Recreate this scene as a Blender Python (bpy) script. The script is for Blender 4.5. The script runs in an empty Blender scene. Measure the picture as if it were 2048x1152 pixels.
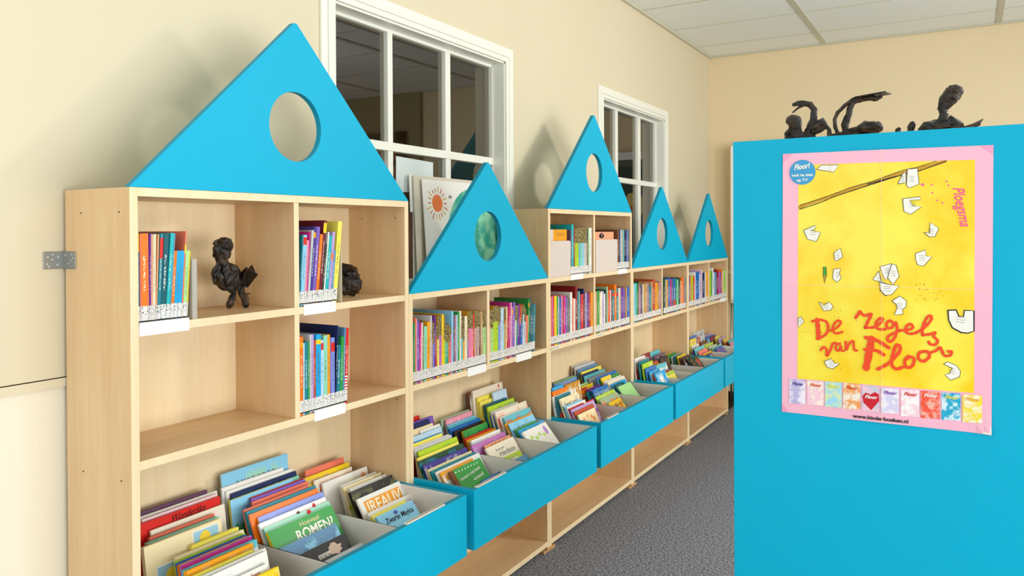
import bpy, bmesh, math, random
from mathutils import Vector, Matrix, noise
random.seed(7)
SC = bpy.context.scene
COL = SC.collection
R = math.radians

# ---------------------------------------------------------------- camera
F_PX = 1555.2; CY_PX = 476.1
CAM = Vector((1.8388, -1.0519, 1.4))
YAW, PITCH, ROLL = .5297, -.0071, -.0051
_f = Vector((-math.sin(YAW), math.cos(YAW), 0)); _r = Vector((math.cos(YAW), math.sin(YAW), 0)); _u = Vector((0, 0, 1))
FW = _f*math.cos(PITCH) + _u*math.sin(PITCH)
_u2 = -_f*math.sin(PITCH) + _u*math.cos(PITCH)
RT = _r*math.cos(ROLL) + _u2*math.sin(ROLL)
UP = -_r*math.sin(ROLL) + _u2*math.cos(ROLL)
cam_d = bpy.data.cameras.new('camera'); cam = bpy.data.objects.new('camera', cam_d); COL.objects.link(cam)
cam_d.sensor_width = 36; cam_d.lens = 36*F_PX/2048; cam_d.shift_y = -(576-CY_PX)/2048
cam_d.clip_start = .02
m = Matrix((RT, UP, -FW)).transposed().to_4x4(); m.translation = CAM
cam.matrix_world = m
SC.camera = cam

def un(px, py, ax, val):
    """photo pixel -> point on the world plane ax = val (2048x1152 frame)"""
    d = FW + RT*((px-1024)/F_PX) - UP*((py-CY_PX)/F_PX)
    i = 'xyz'.index(ax)
    return CAM + d*((val-CAM[i])/d[i])
def pr(P):
    d = Vector(P)-CAM; z = d.dot(FW)
    return (1024+F_PX*d.dot(RT)/z, CY_PX-F_PX*d.dot(UP)/z)

# ---------------------------------------------------------------- view, world, lights
SC.view_settings.view_transform = 'Standard'; SC.view_settings.look = 'None'
SC.view_settings.gamma = 1; SC.view_settings.use_curve_mapping = False
SC.view_settings.exposure = 0.15
W = bpy.data.worlds.new('world'); SC.world = W; W.use_nodes = True
bg = W.node_tree.nodes['Background']; bg.inputs[0].default_value = (1, 1, 1, 1); bg.inputs[1].default_value = .48

def area(name, loc, target, sx, sy, power, col=(1, 1, 1)):
    d = bpy.data.lights.new(name, 'AREA'); d.shape = 'RECTANGLE'; d.size = sx; d.size_y = sy
    d.energy = power; d.color = col
    o = bpy.data.objects.new(name, d); COL.objects.link(o); o.location = loc
    o.rotation_euler = (Vector(target)-Vector(loc)).to_track_quat('-Z', 'Y').to_euler()
    return o
area('window_daylight', (3.4, 3.0, 2.3), (0.2, 2.2, 1.0), .40, .40, 32, (1, .97, .92))
area('window_wall_daylight', (4.9, .1, .95), (0.0, .6, .6), 5.0, 1.6, 172, (.97, .99, 1))  # unseen area fill added on the aisle side to brighten shelves and bins
area('rear_daylight', (1.1, -2.7, 1.7), (.4, .6, 1.0), 2.0, 1.6, 24, (.88, .95, 1))  # soft fill added behind the camera to lift the left end
area('room_beyond_lamp', (-2.4, 1.2, .5), (-2.4, 1.2, 3), .9, .9, 7, (1, .87, .7))  # hidden uplight added to brighten the room behind the windows
area('room_beyond_lamp', (-2.6, 4.8, .5), (-2.6, 4.8, 3), .9, .9, 6, (1, .87, .7))  # second added uplight, kept out of sight below sill height
area('far_daylight', (4.3, 3.6, 1.4), (1.6, 5.39, 1.9), 1.0, 1.0, 12, (1, .97, .93))  # extra fill added out of view to brighten the back wall

# ---------------------------------------------------------------- colour and materials
def s2l(c):
    return tuple((x/12.92 if x <= .04045 else ((x+.055)/1.055)**2.4) for x in c)
def hx(h):
    h = h.lstrip('#'); return s2l(tuple(int(h[i:i+2], 16)/255 for i in (0, 2, 4)))
class NT:
    def __init__(s, name):
        s.m = bpy.data.materials.new(name); s.m.use_nodes = True; s.t = s.m.node_tree
        s.b = s.t.nodes['Principled BSDF']
    def n(s, ty, **kw):
        o = s.t.nodes.new(ty)
        for k, v in kw.items():
            if k.startswith('i_'):
                k2 = k[2:]; o.inputs[int(k2) if k2.isdigit() else k2.replace('_', ' ')].default_value = v
            else: setattr(o, k, v)
        return o
    def l(s, a, b): s.t.links.new(a, b)
    def math(s, op, a, b=None, c=None):
        o = s.t.nodes.new('ShaderNodeMath'); o.operation = op
        for i, v in enumerate((a, b, c)):
            if v is None: continue
            if isinstance(v, (int, float)): o.inputs[i].default_value = v
            else: s.l(v, o.inputs[i])
        return o.outputs[0]
    def mix(s, fac, a, b):
        o = s.t.nodes.new('ShaderNodeMix'); o.data_type = 'RGBA'
        for i, v in ((0, fac), (6, a), (7, b)):
            if isinstance(v, (int, float)): o.inputs[i].default_value = v
            elif isinstance(v, tuple): o.inputs[i].default_value = (*v[:3], 1)
            else: s.l(v, o.inputs[i])
        return o.outputs[2]
    def noise(s, vec, scale, detail=2, rough=.5, out=0):
        o = s.n('ShaderNodeTexNoise'); o.inputs['Scale'].default_value = scale; o.inputs['Detail'].default_value = detail
        o.inputs['Roughness'].default_value = rough
        if vec is not None: s.l(vec, o.inputs['Vector'])
        return o.outputs[out]
    def mapping(s, vec, scale=(1, 1, 1), loc=(0, 0, 0)):
        o = s.n('ShaderNodeMapping'); o.inputs['Scale'].default_value = scale; o.inputs['Location'].default_value = loc
        s.l(vec, o.inputs[0]); return o.outputs[0]
    def coord(s, k='Object'): return s.n('ShaderNodeTexCoord').outputs[k]
    def bump(s, h, st, dist=.002):
        o = s.n('ShaderNodeBump'); o.inputs['Strength'].default_value = st; o.inputs['Distance'].default_value = dist
        s.l(h, o.inputs['Height']); s.l(o.outputs[0], s.b.inputs['Normal'])
    def base(s, v):
        if isinstance(v, tuple): s.b.inputs['Base Color'].default_value = (*v[:3], 1)
        else: s.l(v, s.b.inputs['Base Color'])
    def rough(s, v, spec=None):
        s.b.inputs['Roughness'].default_value = v
        if spec is not None: s.b.inputs['Specular IOR Level'].default_value = spec
_mc = {}
def plain(name, col, rough=.5, spec=.4, metal=0):
    k = ('p', name)
    if k not in _mc:
        t = NT(name); t.base(col); t.rough(rough, spec); t.b.inputs['Metallic'].default_value = metal; _mc[k] = t.m
    return _mc[k]

def m_wood(name, c1, c2, axis='z'):
    t = NT(name); co = t.coord()
    sc = {'z': (9, 9, .7), 'y': (9, .7, 9), 'x': (.7, 9, 9)}[axis]
    n1 = t.noise(t.mapping(co, sc), 2.2, 5, .6)
    n2 = t.noise(t.mapping(co, tuple(v*6 for v in sc)), 3, 3, .6)
    kn = t.n('ShaderNodeTexVoronoi'); kn.inputs['Scale'].default_value = 5.5; t.l(t.mapping(co, (1, 1, .55)), kn.inputs['Vector'])
    r = t.n('ShaderNodeMapRange', i_1=.3, i_2=.72); t.l(n1, r.inputs[0])
    c = t.mix(r.outputs[0], c1, c2)
    r2 = t.n('ShaderNodeMapRange', i_1=.35, i_2=.75, i_3=0., i_4=.22); t.l(n2, r2.inputs[0])
    c = t.mix(r2.outputs[0], c, tuple(x*.8 for x in c2))
    r3 = t.n('ShaderNodeMapRange', i_1=.012, i_2=.03, i_3=.45, i_4=0.); t.l(kn.outputs['Distance'], r3.inputs[0])
    c = t.mix(r3.outputs[0], c, tuple(x*.5 for x in c2))
    t.base(c); t.rough(.42, .35); return t.m
M = {}
M['wood'] = m_wood('maple_veneer', hx('#e6c79b'), hx('#d6b182'))
M['woodh'] = m_wood('maple_board', hx('#e6c79b'), hx('#d8b486'), 'y')
M['edge'] = m_wood('maple_edge_banding', hx('#f3dfb8'), hx('#ecd3a6'))
t = NT('turquoise_lacquer'); t.base(hx('#00acd0')); t.rough(.5, .2)
t.bump(t.noise(t.coord(), 900, 2), .05, .0005); M['blue'] = t.m
t = NT('turquoise_edge'); t.base(hx('#0794b4')); t.rough(.5, .3); M['bluedge'] = t.m
M['greyin'] = plain('grey_laminate', hx('#e2ded4'), .55, .3)
t = NT('cream_wall_paint'); co = t.coord()
c = t.mix(t.noise(co, .8, 2), hx('#ddd2b6'), hx('#d8ccac')); t.base(c); t.rough(.75, .2)
t.bump(t.noise(co, 60, 3), .08, .002); M['wall'] = t.m
t = NT('woodchip_wall_paint'); co = t.coord(); t.base(hx('#ebe3cc')); t.rough(.8, .2)
t.bump(t.noise(co, 170, 4, .6), .6, .002); M['chip'] = t.m
t = NT('warm_wall_paint'); co = t.coord(); t.base(t.mix(t.noise(co, .7, 2), hx('#ead8b2'), hx('#e4cfa8'))); t.rough(.75, .2); M['backwall'] = t.m  # back wall tone set a little warmer than the left wall
M['white'] = plain('white_gloss_paint', hx('#ececdf'), .35, .4)
M['signw'] = plain('white_plastic', hx('#f4f4f0'), .4, .4)
M['paper'] = plain('white_paper', hx('#f0ede4'), .7, .2)
M['pages'] = plain('page_edges', hx('#e9e2d0'), .8, .1)
t = NT('ceiling_tile'); co = t.coord(); t.base(t.mix(t.noise(co, 240, 2), hx('#f6f8f4'), hx('#ecefe8'))); t.rough(.9, .1)
t.bump(t.noise(co, 200, 3), .3, .001); M['tile'] = t.m
M['tbar'] = plain('ceiling_grid_metal', hx('#c9c6b0'), .5, .3)
t = NT('speckled_grey_carpet'); co = t.coord()
n = t.noise(co, 110, 5, .8); r = t.n('ShaderNodeMapRange', i_1=.42, i_2=.58); t.l(n, r.inputs[0])
c = t.mix(r.outputs[0], hx('#46484e'), hx('#b2b4bc'))
c = t.mix(t.math('MULTIPLY', t.noise(co, 40, 2, .7), .35), c, hx('#5a5354')); t.base(c); t.rough(.95, .05)
t.bump(n, .35, .0015); M['carpet'] = t.m
def glass_mat(name, tint):
    t = NT(name); nt = t.t; nt.nodes.remove(t.b)
    tr = t.n('ShaderNodeBsdfTransparent'); tr.inputs[0].default_value = (*tint, 1)
    gl = t.n('ShaderNodeBsdfGlossy'); gl.inputs['Roughness'].default_value = .01
    fr = t.n('ShaderNodeFresnel', i_IOR=2.1); mx = t.n('ShaderNodeMixShader'); ge = t.n('ShaderNodeNewGeometry')
    t.l(t.math('MULTIPLY', fr.outputs[0], t.math('SUBTRACT', 1., ge.outputs['Backfacing'])), mx.inputs[0]); t.l(tr.outputs[0], mx.inputs[1]); t.l(gl.outputs[0], mx.inputs[2])
    t.l(mx.outputs[0], nt.nodes['Material Output'].inputs[0]); return t.m
M['glass'] = glass_mat('window_glass', (.8, .78, .74))
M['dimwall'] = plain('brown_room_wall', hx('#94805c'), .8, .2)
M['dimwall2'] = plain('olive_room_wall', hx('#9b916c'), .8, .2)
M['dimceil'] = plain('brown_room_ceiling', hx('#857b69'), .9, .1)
M['steel'] = plain('galvanised_steel', hx('#9a9c98'), .38, .5, .85)
M['chrome'] = plain('chrome_tube', hx('#b9bbb8'), .25, .5, .9)
M['gap'] = plain('dark_seam', hx('#2b241c'), .8, .1)
M['black'] = plain('black_ink', hx('#17140f'), .6, .2)
t = NT('dark_bronze_paper_mache'); co = t.coord()
n = t.noise(co, 26, 4, .6); r = t.n('ShaderNodeMapRange', i_1=.5, i_2=.72); t.l(n, r.inputs[0])
t.base(t.mix(r.outputs[0], hx('#14100c'), hx('#4e351e'))); t.rough(.24, .7); t.b.inputs['Metallic'].default_value = .25
t.bump(t.noise(co, 70, 5, .65), .9, .006); M['bronze'] = t.m

# ---------------------------------------------------------------- mesh helpers
class MB:
    def __init__(s): s.v = []; s.f = []; s.mi = []; s.mats = []
    def mat(s, m):
        if m not in s.mats: s.mats.append(m)
        return s.mats.index(m)
    def quad(s, pts, m):
        b = len(s.v); s.v += [tuple(p) for p in pts]; s.f.append(tuple(range(b, b+len(pts)))); s.mi.append(s.mat(m))
    def box(s, lo, hi, m, fm=None):
        """fm: dict face -> material; faces '-x','+x','-y','+y','-z','+z'"""
        x0, y0, z0 = lo; x1, y1, z1 = hi; b = len(s.v)
        s.v += [(x0,y0,z0),(x1,y0,z0),(x1,y1,z0),(x0,y1,z0),(x0,y0,z1),(x1,y0,z1),(x1,y1,z1),(x0,y1,z1)]
        for k, f in (('-z',(0,3,2,1)),('+z',(4,5,6,7)),('-y',(0,1,5,4)),('+x',(1,2,6,5)),('+y',(2,3,7,6)),('-x',(3,0,4,7))):
            s.f.append(tuple(b+i for i in f)); s.mi.append(s.mat((fm or {}).get(k, m)))
    def prism(s, poly, h0, h1, axis, m, side=None, capb=None):
        """extrude 2D poly along axis. axis 'x': poly=(y,z)"""
        n = len(poly); b = len(s.v)
        def P(p, h):
            return {'x': (h, p[0], p[1]), 'y': (p[0], h, p[1]), 'z': (p[0], p[1], h)}[axis]
        s.v += [P(p, h0) for p in poly] + [P(p, h1) for p in poly]
        s.f.append(tuple(b+i for i in reversed(range(n)))); s.mi.append(s.mat(capb or m))
        s.f.append(tuple(b+n+i for i in range(n))); s.mi.append(s.mat(m))
        for i in range(n):
            j = (i+1) % n; s.f.append((b+i, b+j, b+n+j, b+n+i)); s.mi.append(s.mat(side or m))
    def tube(s, pts, rad, m, seg=10, crumple=0, seed=0, cap=True):
        pts = [Vector(p) for p in pts]
        if not isinstance(rad, (list, tuple)): rad = [rad]*len(pts)
        if crumple and len(pts) < 40:     # resample
            P2 = []; R2 = []
            for i in range(len(pts)-1):
                k = max(2, int((pts[i+1]-pts[i]).length/.007))
                for j in range(k):
                    u = j/k; P2.append(pts[i].lerp(pts[i+1], u)); R2.append(rad[i]*(1-u)+rad[i+1]*u)
            P2.append(pts[-1]); R2.append(rad[-1]); pts, rad = P2, R2
        n = len(pts); b = len(s.v); pu = None
        for i, p in enumerate(pts):
            d = (pts[min(i+1, n-1)]-pts[max(i-1, 0)]).normalized()
            if pu is None: a = d.orthogonal().normalized()
            else: a = (pu - d*pu.dot(d)).normalized()
            pu = a; c = d.cross(a)
            for k in range(seg):
                th = 2*math.pi*k/seg; off = (a*math.cos(th)+c*math.sin(th))
                rr = rad[i]
                if crumple:
                    q = p*55 + off*2.3 + Vector((seed*7.3, 0, 0))
                    rr *= 1 + crumple*noise.noise(q) + crumple*.6*noise.noise(q*2.7)
                s.v.append(tuple(p+off*rr))
        mi = s.mat(m)
        for i in range(n-1):
            for k in range(seg):
                k2 = (k+1) % seg
                s.f.append((b+i*seg+k, b+i*seg+k2, b+(i+1)*seg+k2, b+(i+1)*seg+k)); s.mi.append(mi)
        if cap:
            s.f.append(tuple(b+k for k in reversed(range(seg)))); s.mi.append(mi)
            s.f.append(tuple(b+(n-1)*seg+k for k in range(seg))); s.mi.append(mi)
    def build(s, name, parent=None, loc=None, bevel=0, smooth=False, uv=None, fix=False):
        me = bpy.data.meshes.new(name); me.from_pydata(s.v, [], s.f)
        for m_ in s.mats: me.materials.append(m_)
        for p, i in zip(me.polygons, s.mi): p.material_index = i; p.use_smooth = smooth
        if fix:
            bm = bmesh.new(); bm.from_mesh(me); bmesh.ops.recalc_face_normals(bm, faces=bm.faces); bm.to_mesh(me); bm.free()
        if uv:
            ul = me.uv_layers.new(name='uv')
            for lp in me.loops:
                c = me.vertices[lp.vertex_index].co; ul.data[lp.index].uv = (c[0]/uv[0], c[2]/uv[1])
        o = bpy.data.objects.new(name, me); COL.objects.link(o)
        if parent: o.parent = parent
        if loc is not None: o.location = loc
        if bevel:
            bv = o.modifiers.new('bevel', 'BEVEL'); bv.width = bevel; bv.segments = 2; bv.limit_method = 'ANGLE'
        return o
def tag(o, label=None, cat=None, group=None, kind=None):
    if label: o['label'] = label
    if cat: o['category'] = cat
    if group: o['group'] = group
    if kind: o['kind'] = kind
    return o
def empty(name, loc=(0, 0, 0)):
    o = bpy.data.objects.new(name, None); COL.objects.link(o); o.location = loc; o.empty_display_size = .05; return o
def onebox(name, lo, hi, m, parent=None, bevel=0, fm=None, origin=True):
    if origin:
        c = ((lo[0]+hi[0])/2, (lo[1]+hi[1])/2, lo[2])
        b = MB(); b.box([lo[i]-c[i] for i in range(3)], [hi[i]-c[i] for i in range(3)], m, fm)
        o = b.build(name, parent, None, bevel)
        pc = parent.location if parent else Vector((0, 0, 0))
        o.location = Vector(c)-pc
        return o
def text_mesh(name, s, size, m, parent=None, loc=(0, 0, 0), rot=(R(90), 0, 0), shear=0, bold=0, width=None, extrude=.0002, align='LEFT', squash=1):
    cu = bpy.data.curves.new(name, 'FONT'); cu.body = s; cu.size = size; cu.shear = shear; cu.offset = bold; cu.extrude = extrude; cu.align_x = align
    cu.resolution_u = 4
    o0 = bpy.data.objects.new(name, cu); COL.objects.link(o0)
    me = bpy.data.meshes.new_from_object(o0)
    bpy.data.objects.remove(o0); bpy.data.curves.remove(cu)
    if width:
        xs = [v.co.x for v in me.vertices]; k = width/(max(xs)-min(xs))
        for v in me.vertices: v.co.x *= k
    for v in me.vertices: v.co.y *= squash
    me.materials.clear(); me.materials.append(m)
    o = bpy.data.objects.new(name, me); COL.objects.link(o); o.location = loc; o.rotation_euler = rot
    if parent: o.parent = parent
    return o

# ---------------------------------------------------------------- room shell
XW = -.012; YB = 5.39; ZC = 2.855
W1 = (.92, 2.047, 1.20, 2.19); W2 = (3.165, 4.245, 1.20, 2.19)      # y0, y1, z0, z1 of the openings
b = MB(); x0 = XW-.16
segs = [(-3, W1[0], 0, ZC), (W1[0], W1[1], 0, W1[2]), (W1[0], W1[1], W1[3], ZC), (W1[1], W2[0], 0, ZC),
        (W2[0], W2[1], 0, W2[2]), (W2[0], W2[1], W2[3], ZC), (W2[1], YB, 0, ZC)]
for y0, y1, z0, z1 in segs[1:]: b.box((x0, y0, z0), (XW, y1, z1), M['wall'])
b.box((x0, -3, 1.05), (XW, W1[0], ZC), M['wall']); b.box((x0, -3, 0), (XW-.002, W1[0], 1.05), M['chip'])
tag(b.build('wall_left'), kind='structure')
b = MB(); b.box((x0, YB, 0), (6, YB+.12, ZC), M['backwall']); tag(b.build('wall_back'), kind='structure')
b = MB(); b.box((x0, -3, -.1), (6, YB, 0), M['carpet']); tag(b.build('floor'), kind='structure')
b = MB(); b.box((x0, -3, ZC), (6, YB+.12, ZC+.1), M['tile']); ceil = tag(b.build('ceiling'), kind='structure')
b = MB()
for x in (.885, 2.03, 3.2, 4.4): b.box((x-.018, -3, ZC-.006), (x+.018, YB, ZC), M['tbar'])
y = 4.985
while y > -3:
    b.box((XW, y-.006, ZC-.004), (6, y+.006, ZC), M['tbar']); y -= .597
b.box((XW, -3, ZC-.02), (XW+.022, YB, ZC-.001), M['tbar']); b.box((XW, YB-.02, ZC-.014), (6, YB, ZC-.001), M['tbar'])
g = b.build('ceiling_grid', ceil)
b = MB(); b.box((XW, -3, 1.041), (XW+.006, .03, 1.0615), M['wall']); b.box((XW, -3, 1.0615), (XW+.0015, .03, 1.0635), M['gap'])
tag(b.build('trim_1'), kind='structure')
b = MB(); b.box((XW, .99*5, 0), (XW+.012, YB, .08), M['gap']); b.box((.0, YB-.012, 0), (6, YB, .08), M['gap'])
tag(b.build('baseboard_back'), kind='structure')

def window(n, W_, mull):
    y0, y1, z0, z1 = W_; xg = -.09
    r = empty('window_%d' % n, (XW, (y0+y1)/2, z0)); r['kind'] = 'structure'
    L = r.location
    b = MB(); w = M['white']
    def bx(lo, hi): b.box([lo[i]-L[i] for i in range(3)], [hi[i]-L[i] for i in range(3)], w)
    # casing around the opening (stepped profile)
    for k, (o_, i_, p) in enumerate(((.066, .036, .010), (.036, .022, .016), (.022, 0, .012))):
        bx((XW, y0-o_, z0-.03), (XW+p, y0-i_, z1+o_)); bx((XW, y1+i_, z0-.03), (XW+p, y1+o_, z1+o_))
        bx((XW, y0-i_, z1+i_), (XW+p, y1+i_, z1+o_))
    o = b.build('casing', r, bevel=.002)
    b = MB()
    bx((xg-.03, y0, z1-.008), (XW+.001, y1, z1)); bx((xg-.03, y0, z0), (XW+.001, y0+.006, z1)); bx((xg-.03, y1-.006, z0), (XW+.001, y1, z1))
    b.build('reveal', r)
    b = MB(); bx((xg-.03, y0, z0), (XW+.05, y1, z0+.022)); b.build('window_sill', r, bevel=.003)
    b = MB(); f = .014
    bx((xg-.02, y0, z1-f-.008), (xg+.02, y1, z1-.008)); bx((xg-.02, y0+.006, z0), (xg+.02, y0+f, z1)); bx((xg-.02, y1-f, z0), (xg+.02, y1-.006, z1))
    for a, c in mull: bx((xg-.02, a, z0), (xg+.02, c, z1-.02))
    bx((xg-.022, y0, 1.715), (xg+.024, y1, 1.748))
    b.build('window_frame', r, bevel=.002)
    b = MB(); b.box((xg-.002-L.x, y0-L.y, 0), (xg+.002-L.x, y1-L.y, z1-z0), M['glass']); b.build('pane', r)
window(1, W1, ((1.276, 1.306), (1.657, 1.694)))
window(2, W2, ((3.502, 3.544), (3.887, 3.94)))

# the unlit room seen through both windows
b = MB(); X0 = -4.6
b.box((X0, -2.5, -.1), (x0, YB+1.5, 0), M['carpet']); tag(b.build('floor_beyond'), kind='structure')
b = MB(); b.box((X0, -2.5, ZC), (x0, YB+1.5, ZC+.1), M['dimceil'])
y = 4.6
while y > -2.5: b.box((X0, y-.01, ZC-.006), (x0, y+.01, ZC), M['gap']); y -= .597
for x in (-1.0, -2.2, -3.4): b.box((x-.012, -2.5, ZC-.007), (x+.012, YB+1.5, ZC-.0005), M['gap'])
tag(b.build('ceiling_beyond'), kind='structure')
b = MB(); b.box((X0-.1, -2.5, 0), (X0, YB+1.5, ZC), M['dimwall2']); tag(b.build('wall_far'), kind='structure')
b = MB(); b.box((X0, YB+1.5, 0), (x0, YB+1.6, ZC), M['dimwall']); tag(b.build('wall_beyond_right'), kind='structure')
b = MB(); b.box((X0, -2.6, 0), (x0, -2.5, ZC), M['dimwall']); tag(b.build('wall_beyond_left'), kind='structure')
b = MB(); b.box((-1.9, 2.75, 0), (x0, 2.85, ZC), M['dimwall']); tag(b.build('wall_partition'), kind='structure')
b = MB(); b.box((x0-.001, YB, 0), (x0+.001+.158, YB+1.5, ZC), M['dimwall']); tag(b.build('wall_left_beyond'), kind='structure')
# doorway in the back wall, out of direct view but mirrored in the near window
b = MB(); b.box((2.82, YB-.03, 0), (6, YB-.001, ZC), M['dimwall2']); tag(b.build('wall_alcove'), kind='structure')
dr = empty('door_1', (3.45, YB-.03, 0)); dr['kind'] = 'structure'
b = MB(); br = plain('dark_door_frame', hx('#4a3f34'), .6, .2)
for lo, hi in (((-.45, -.05, 0), (-.35, 0, 2.45)), ((.35, -.05, 0), (.45, 0, 2.45)), ((-.45, -.05, 2.35), (.45, 0, 2.45)), ((-.03, -.045, 0), (.03, 0, 2.36)), ((-.4, -.045, 2.1), (.4, 0, 2.16))): b.box(lo, hi, br)
b.build('door_frame', dr)
b = MB(); b.box((-.36, -.03, 0), (.36, -.004, 2.36), plain('orange_glazed_door', hx('#c9754a'), .4, .3)); b.build('door_leaf', dr)

# sheet taped on the first window
b = MB(); P = [un(x, y, 'x', -.0865) for x, y in ((792, 312), (866, 325), (866, 385), (792, 384))]
b.prism([(p.y-P[3].y, p.z-P[3].z) for p in reversed(P)], -.0004, .0004, 'x', plain('pale_blue_paper', hx('#d5dfdb'), .7, .2))
o = b.build('sheet_of_paper', loc=(-.0865, P[3].y, P[3].z)); tag(o, 'blank pale sheet of paper taped inside the near window pane', 'paper')

# children's paintings leaning in the window niche
def painting(x, x2, y0, y1, ztop, label, fancy=False, mats=None):
    z0 = W1[2]+.0225; h = ztop-z0; th = math.atan2(x-x2, h)
    r = MB(); r.box((0, 0, 0), (y1-y0, .003, h), mats or M['paper'])
    o = r.build('painting'); 
    o.matrix_world = Matrix.Translation((x, y0, z0)) @ frame(th)
    tag(o, label, 'painting', 'childrens paintings leaning in the window niche')
    return o
def frame(th, roll=0):
    """local x -> world +y, local -y -> towards the room (+x, tilted up by th), local z -> up the cover"""
    mm = Matrix(((0, -math.cos(th), -math.sin(th)), (1, 0, 0), (0, -math.sin(th), math.cos(th)))).to_4x4()
    if roll: mm = mm @ Matrix.Rotation(roll, 4, 'Y')
    return mm
BK = bpy.data.materials.new
painting(-.052, -.066, 1.40, 1.93, 1.632, 'rearmost cream painting sheet leaning in the near window niche')
painting(-.040, -.058, 1.415, 1.94, 1.630, 'cream painting sheet tucked behind the sun painting, second from back', mats=plain('cream_card', hx('#d9d0bb'), .7, .1))
p3 = painting(-.018, -.046, 1.455, 2.0, 1.618, 'childs painting of an orange sun and a green globe in window niche')
def blob2(name, parent, cx, cz, rx, rz, m, off=-.0006, n=28, jag=.04, seed=0):
    b = MB(); pts = []
    for i in range(n):
        a = 2*math.pi*i/n; k = 1+jag*noise.noise(Vector((math.cos(a)*2+seed, math.sin(a)*2, seed)))
        pts.append((cx+rx*k*math.cos(a), cz+rz*k*math.sin(a)))
    b.prism([(p[0], p[1]) for p in pts], 0, off, 'y', m); return b.build(name, parent, fix=True)
t = NT('sun_watercolour'); t.base(t.mix(t.noise(t.coord(), 40, 3), hx('#f08a2a'), hx('#e85a3a'))); M['sunp'] = t.m
t = NT('globe_watercolour'); co = t.coord(); n = t.noise(co, 14, 4); r = t.n('ShaderNodeMapRange', i_1=.42, i_2=.58); t.l(n, r.inputs[0])
t.base(t.mix(r.outputs[0], hx('#2aa08c'), hx('#8ad2ae'))); M['globe'] = t.m
sx, sz = .095, .30
sun = blob2('painted_sun', p3, sx, sz, .036, .036, M['sunp'])
b = MB(); rnd = random.Random(3)
for i in range(18):
    a = 2*math.pi*i/18; l0, l1 = .045, .06+rnd.random()*.018; w = .0022
    c, s_ = math.cos(a), math.sin(a)
    b.quad([(sx+c*l0-s_*w, -.0006, sz+s_*l0+c*w), (sx+c*l0+s_*w, -.0006, sz+s_*l0-c*w), (sx+c*l1+s_*w, -.0006, sz+s_*l1-c*w), (sx+c*l1-s_*w, -.0006, sz+s_*l1+c*w)],
           plain(['ray_red', 'ray_yellow', 'ray_orange'][i % 3], hx(['#c8553a', '#e0b83a', '#e0803a'][i % 3]), .7, .1))
b.build('sun_rays', p3)
blob2('painted_globe', p3, .36, .17, .20, .20, M['globe'], jag=.03, seed=4)
blob2('painted_figure', p3, .19, .33, .012, .007, plain('pencil_grey', hx('#8b8b86'), .7, .1), n=12, jag=.5)
# dark boxes of craft material beside the paintings
b = MB(); b.box((0, 0, 0), (.02, .03, .26), plain('patterned_tube', hx('#5a3a2a'), .6, .2)); o = b.build('cardboard_roll', loc=(-.07, 1.37, W1[2]+.0225))
tag(o, 'dark brown patterned card roll standing at the left of paintings', 'card roll')

# metal angle bracket
r = empty('angle_bracket', (XW, 0, 1.32)); tag(r, 'galvanised angle bracket joining wall and tall bookcase side', 'bracket')
b = MB(); b.box((0, -.046, 0), (.0025, .0, .041), M['steel']); b.build('wall_flange', r, bevel=.0006)
b = MB(); b.box((0, -.0025, 0), (.056, -.0005, .041), M['steel']); b.build('case_flange', r, bevel=.0006)
b = MB(); sm = plain('screw_head', hx('#d8d8d2'), .3, .6, .6)
for yy, zz in ((-.038, .012), (-.036, .028), (-.026, .022), (-.025, .034), (-.014, .01), (-.012, .028), (-.034, .006)):
    b.prism([(yy+.0022*math.cos(a*.785), zz+.0022*math.sin(a*.785)) for a in range(8)], .0026, .0036, 'x', sm)
for xx, zz in ((.018, .032), (.03, .013), (.044, .034), (.04, .02), (.048, .026)):
    b.prism([(xx+.0022*math.cos(a*.785), zz+.0022*math.sin(a*.785)) for a in range(8)], -.0026, -.0036, 'y', sm)
b.build('screw_heads', r, fix=True)
# old plug mark on wall
b = MB(); b.prism([(.006*math.cos(a*.785), .0035*math.sin(a*.785)) for a in range(8)], 0, .002, 'x', M['wall']); o = b.build('wall_plug', loc=(XW, 2.628, 2.098)); tag(o, 'small painted-over plug in cream wall between the windows', 'wall plug')

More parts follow.
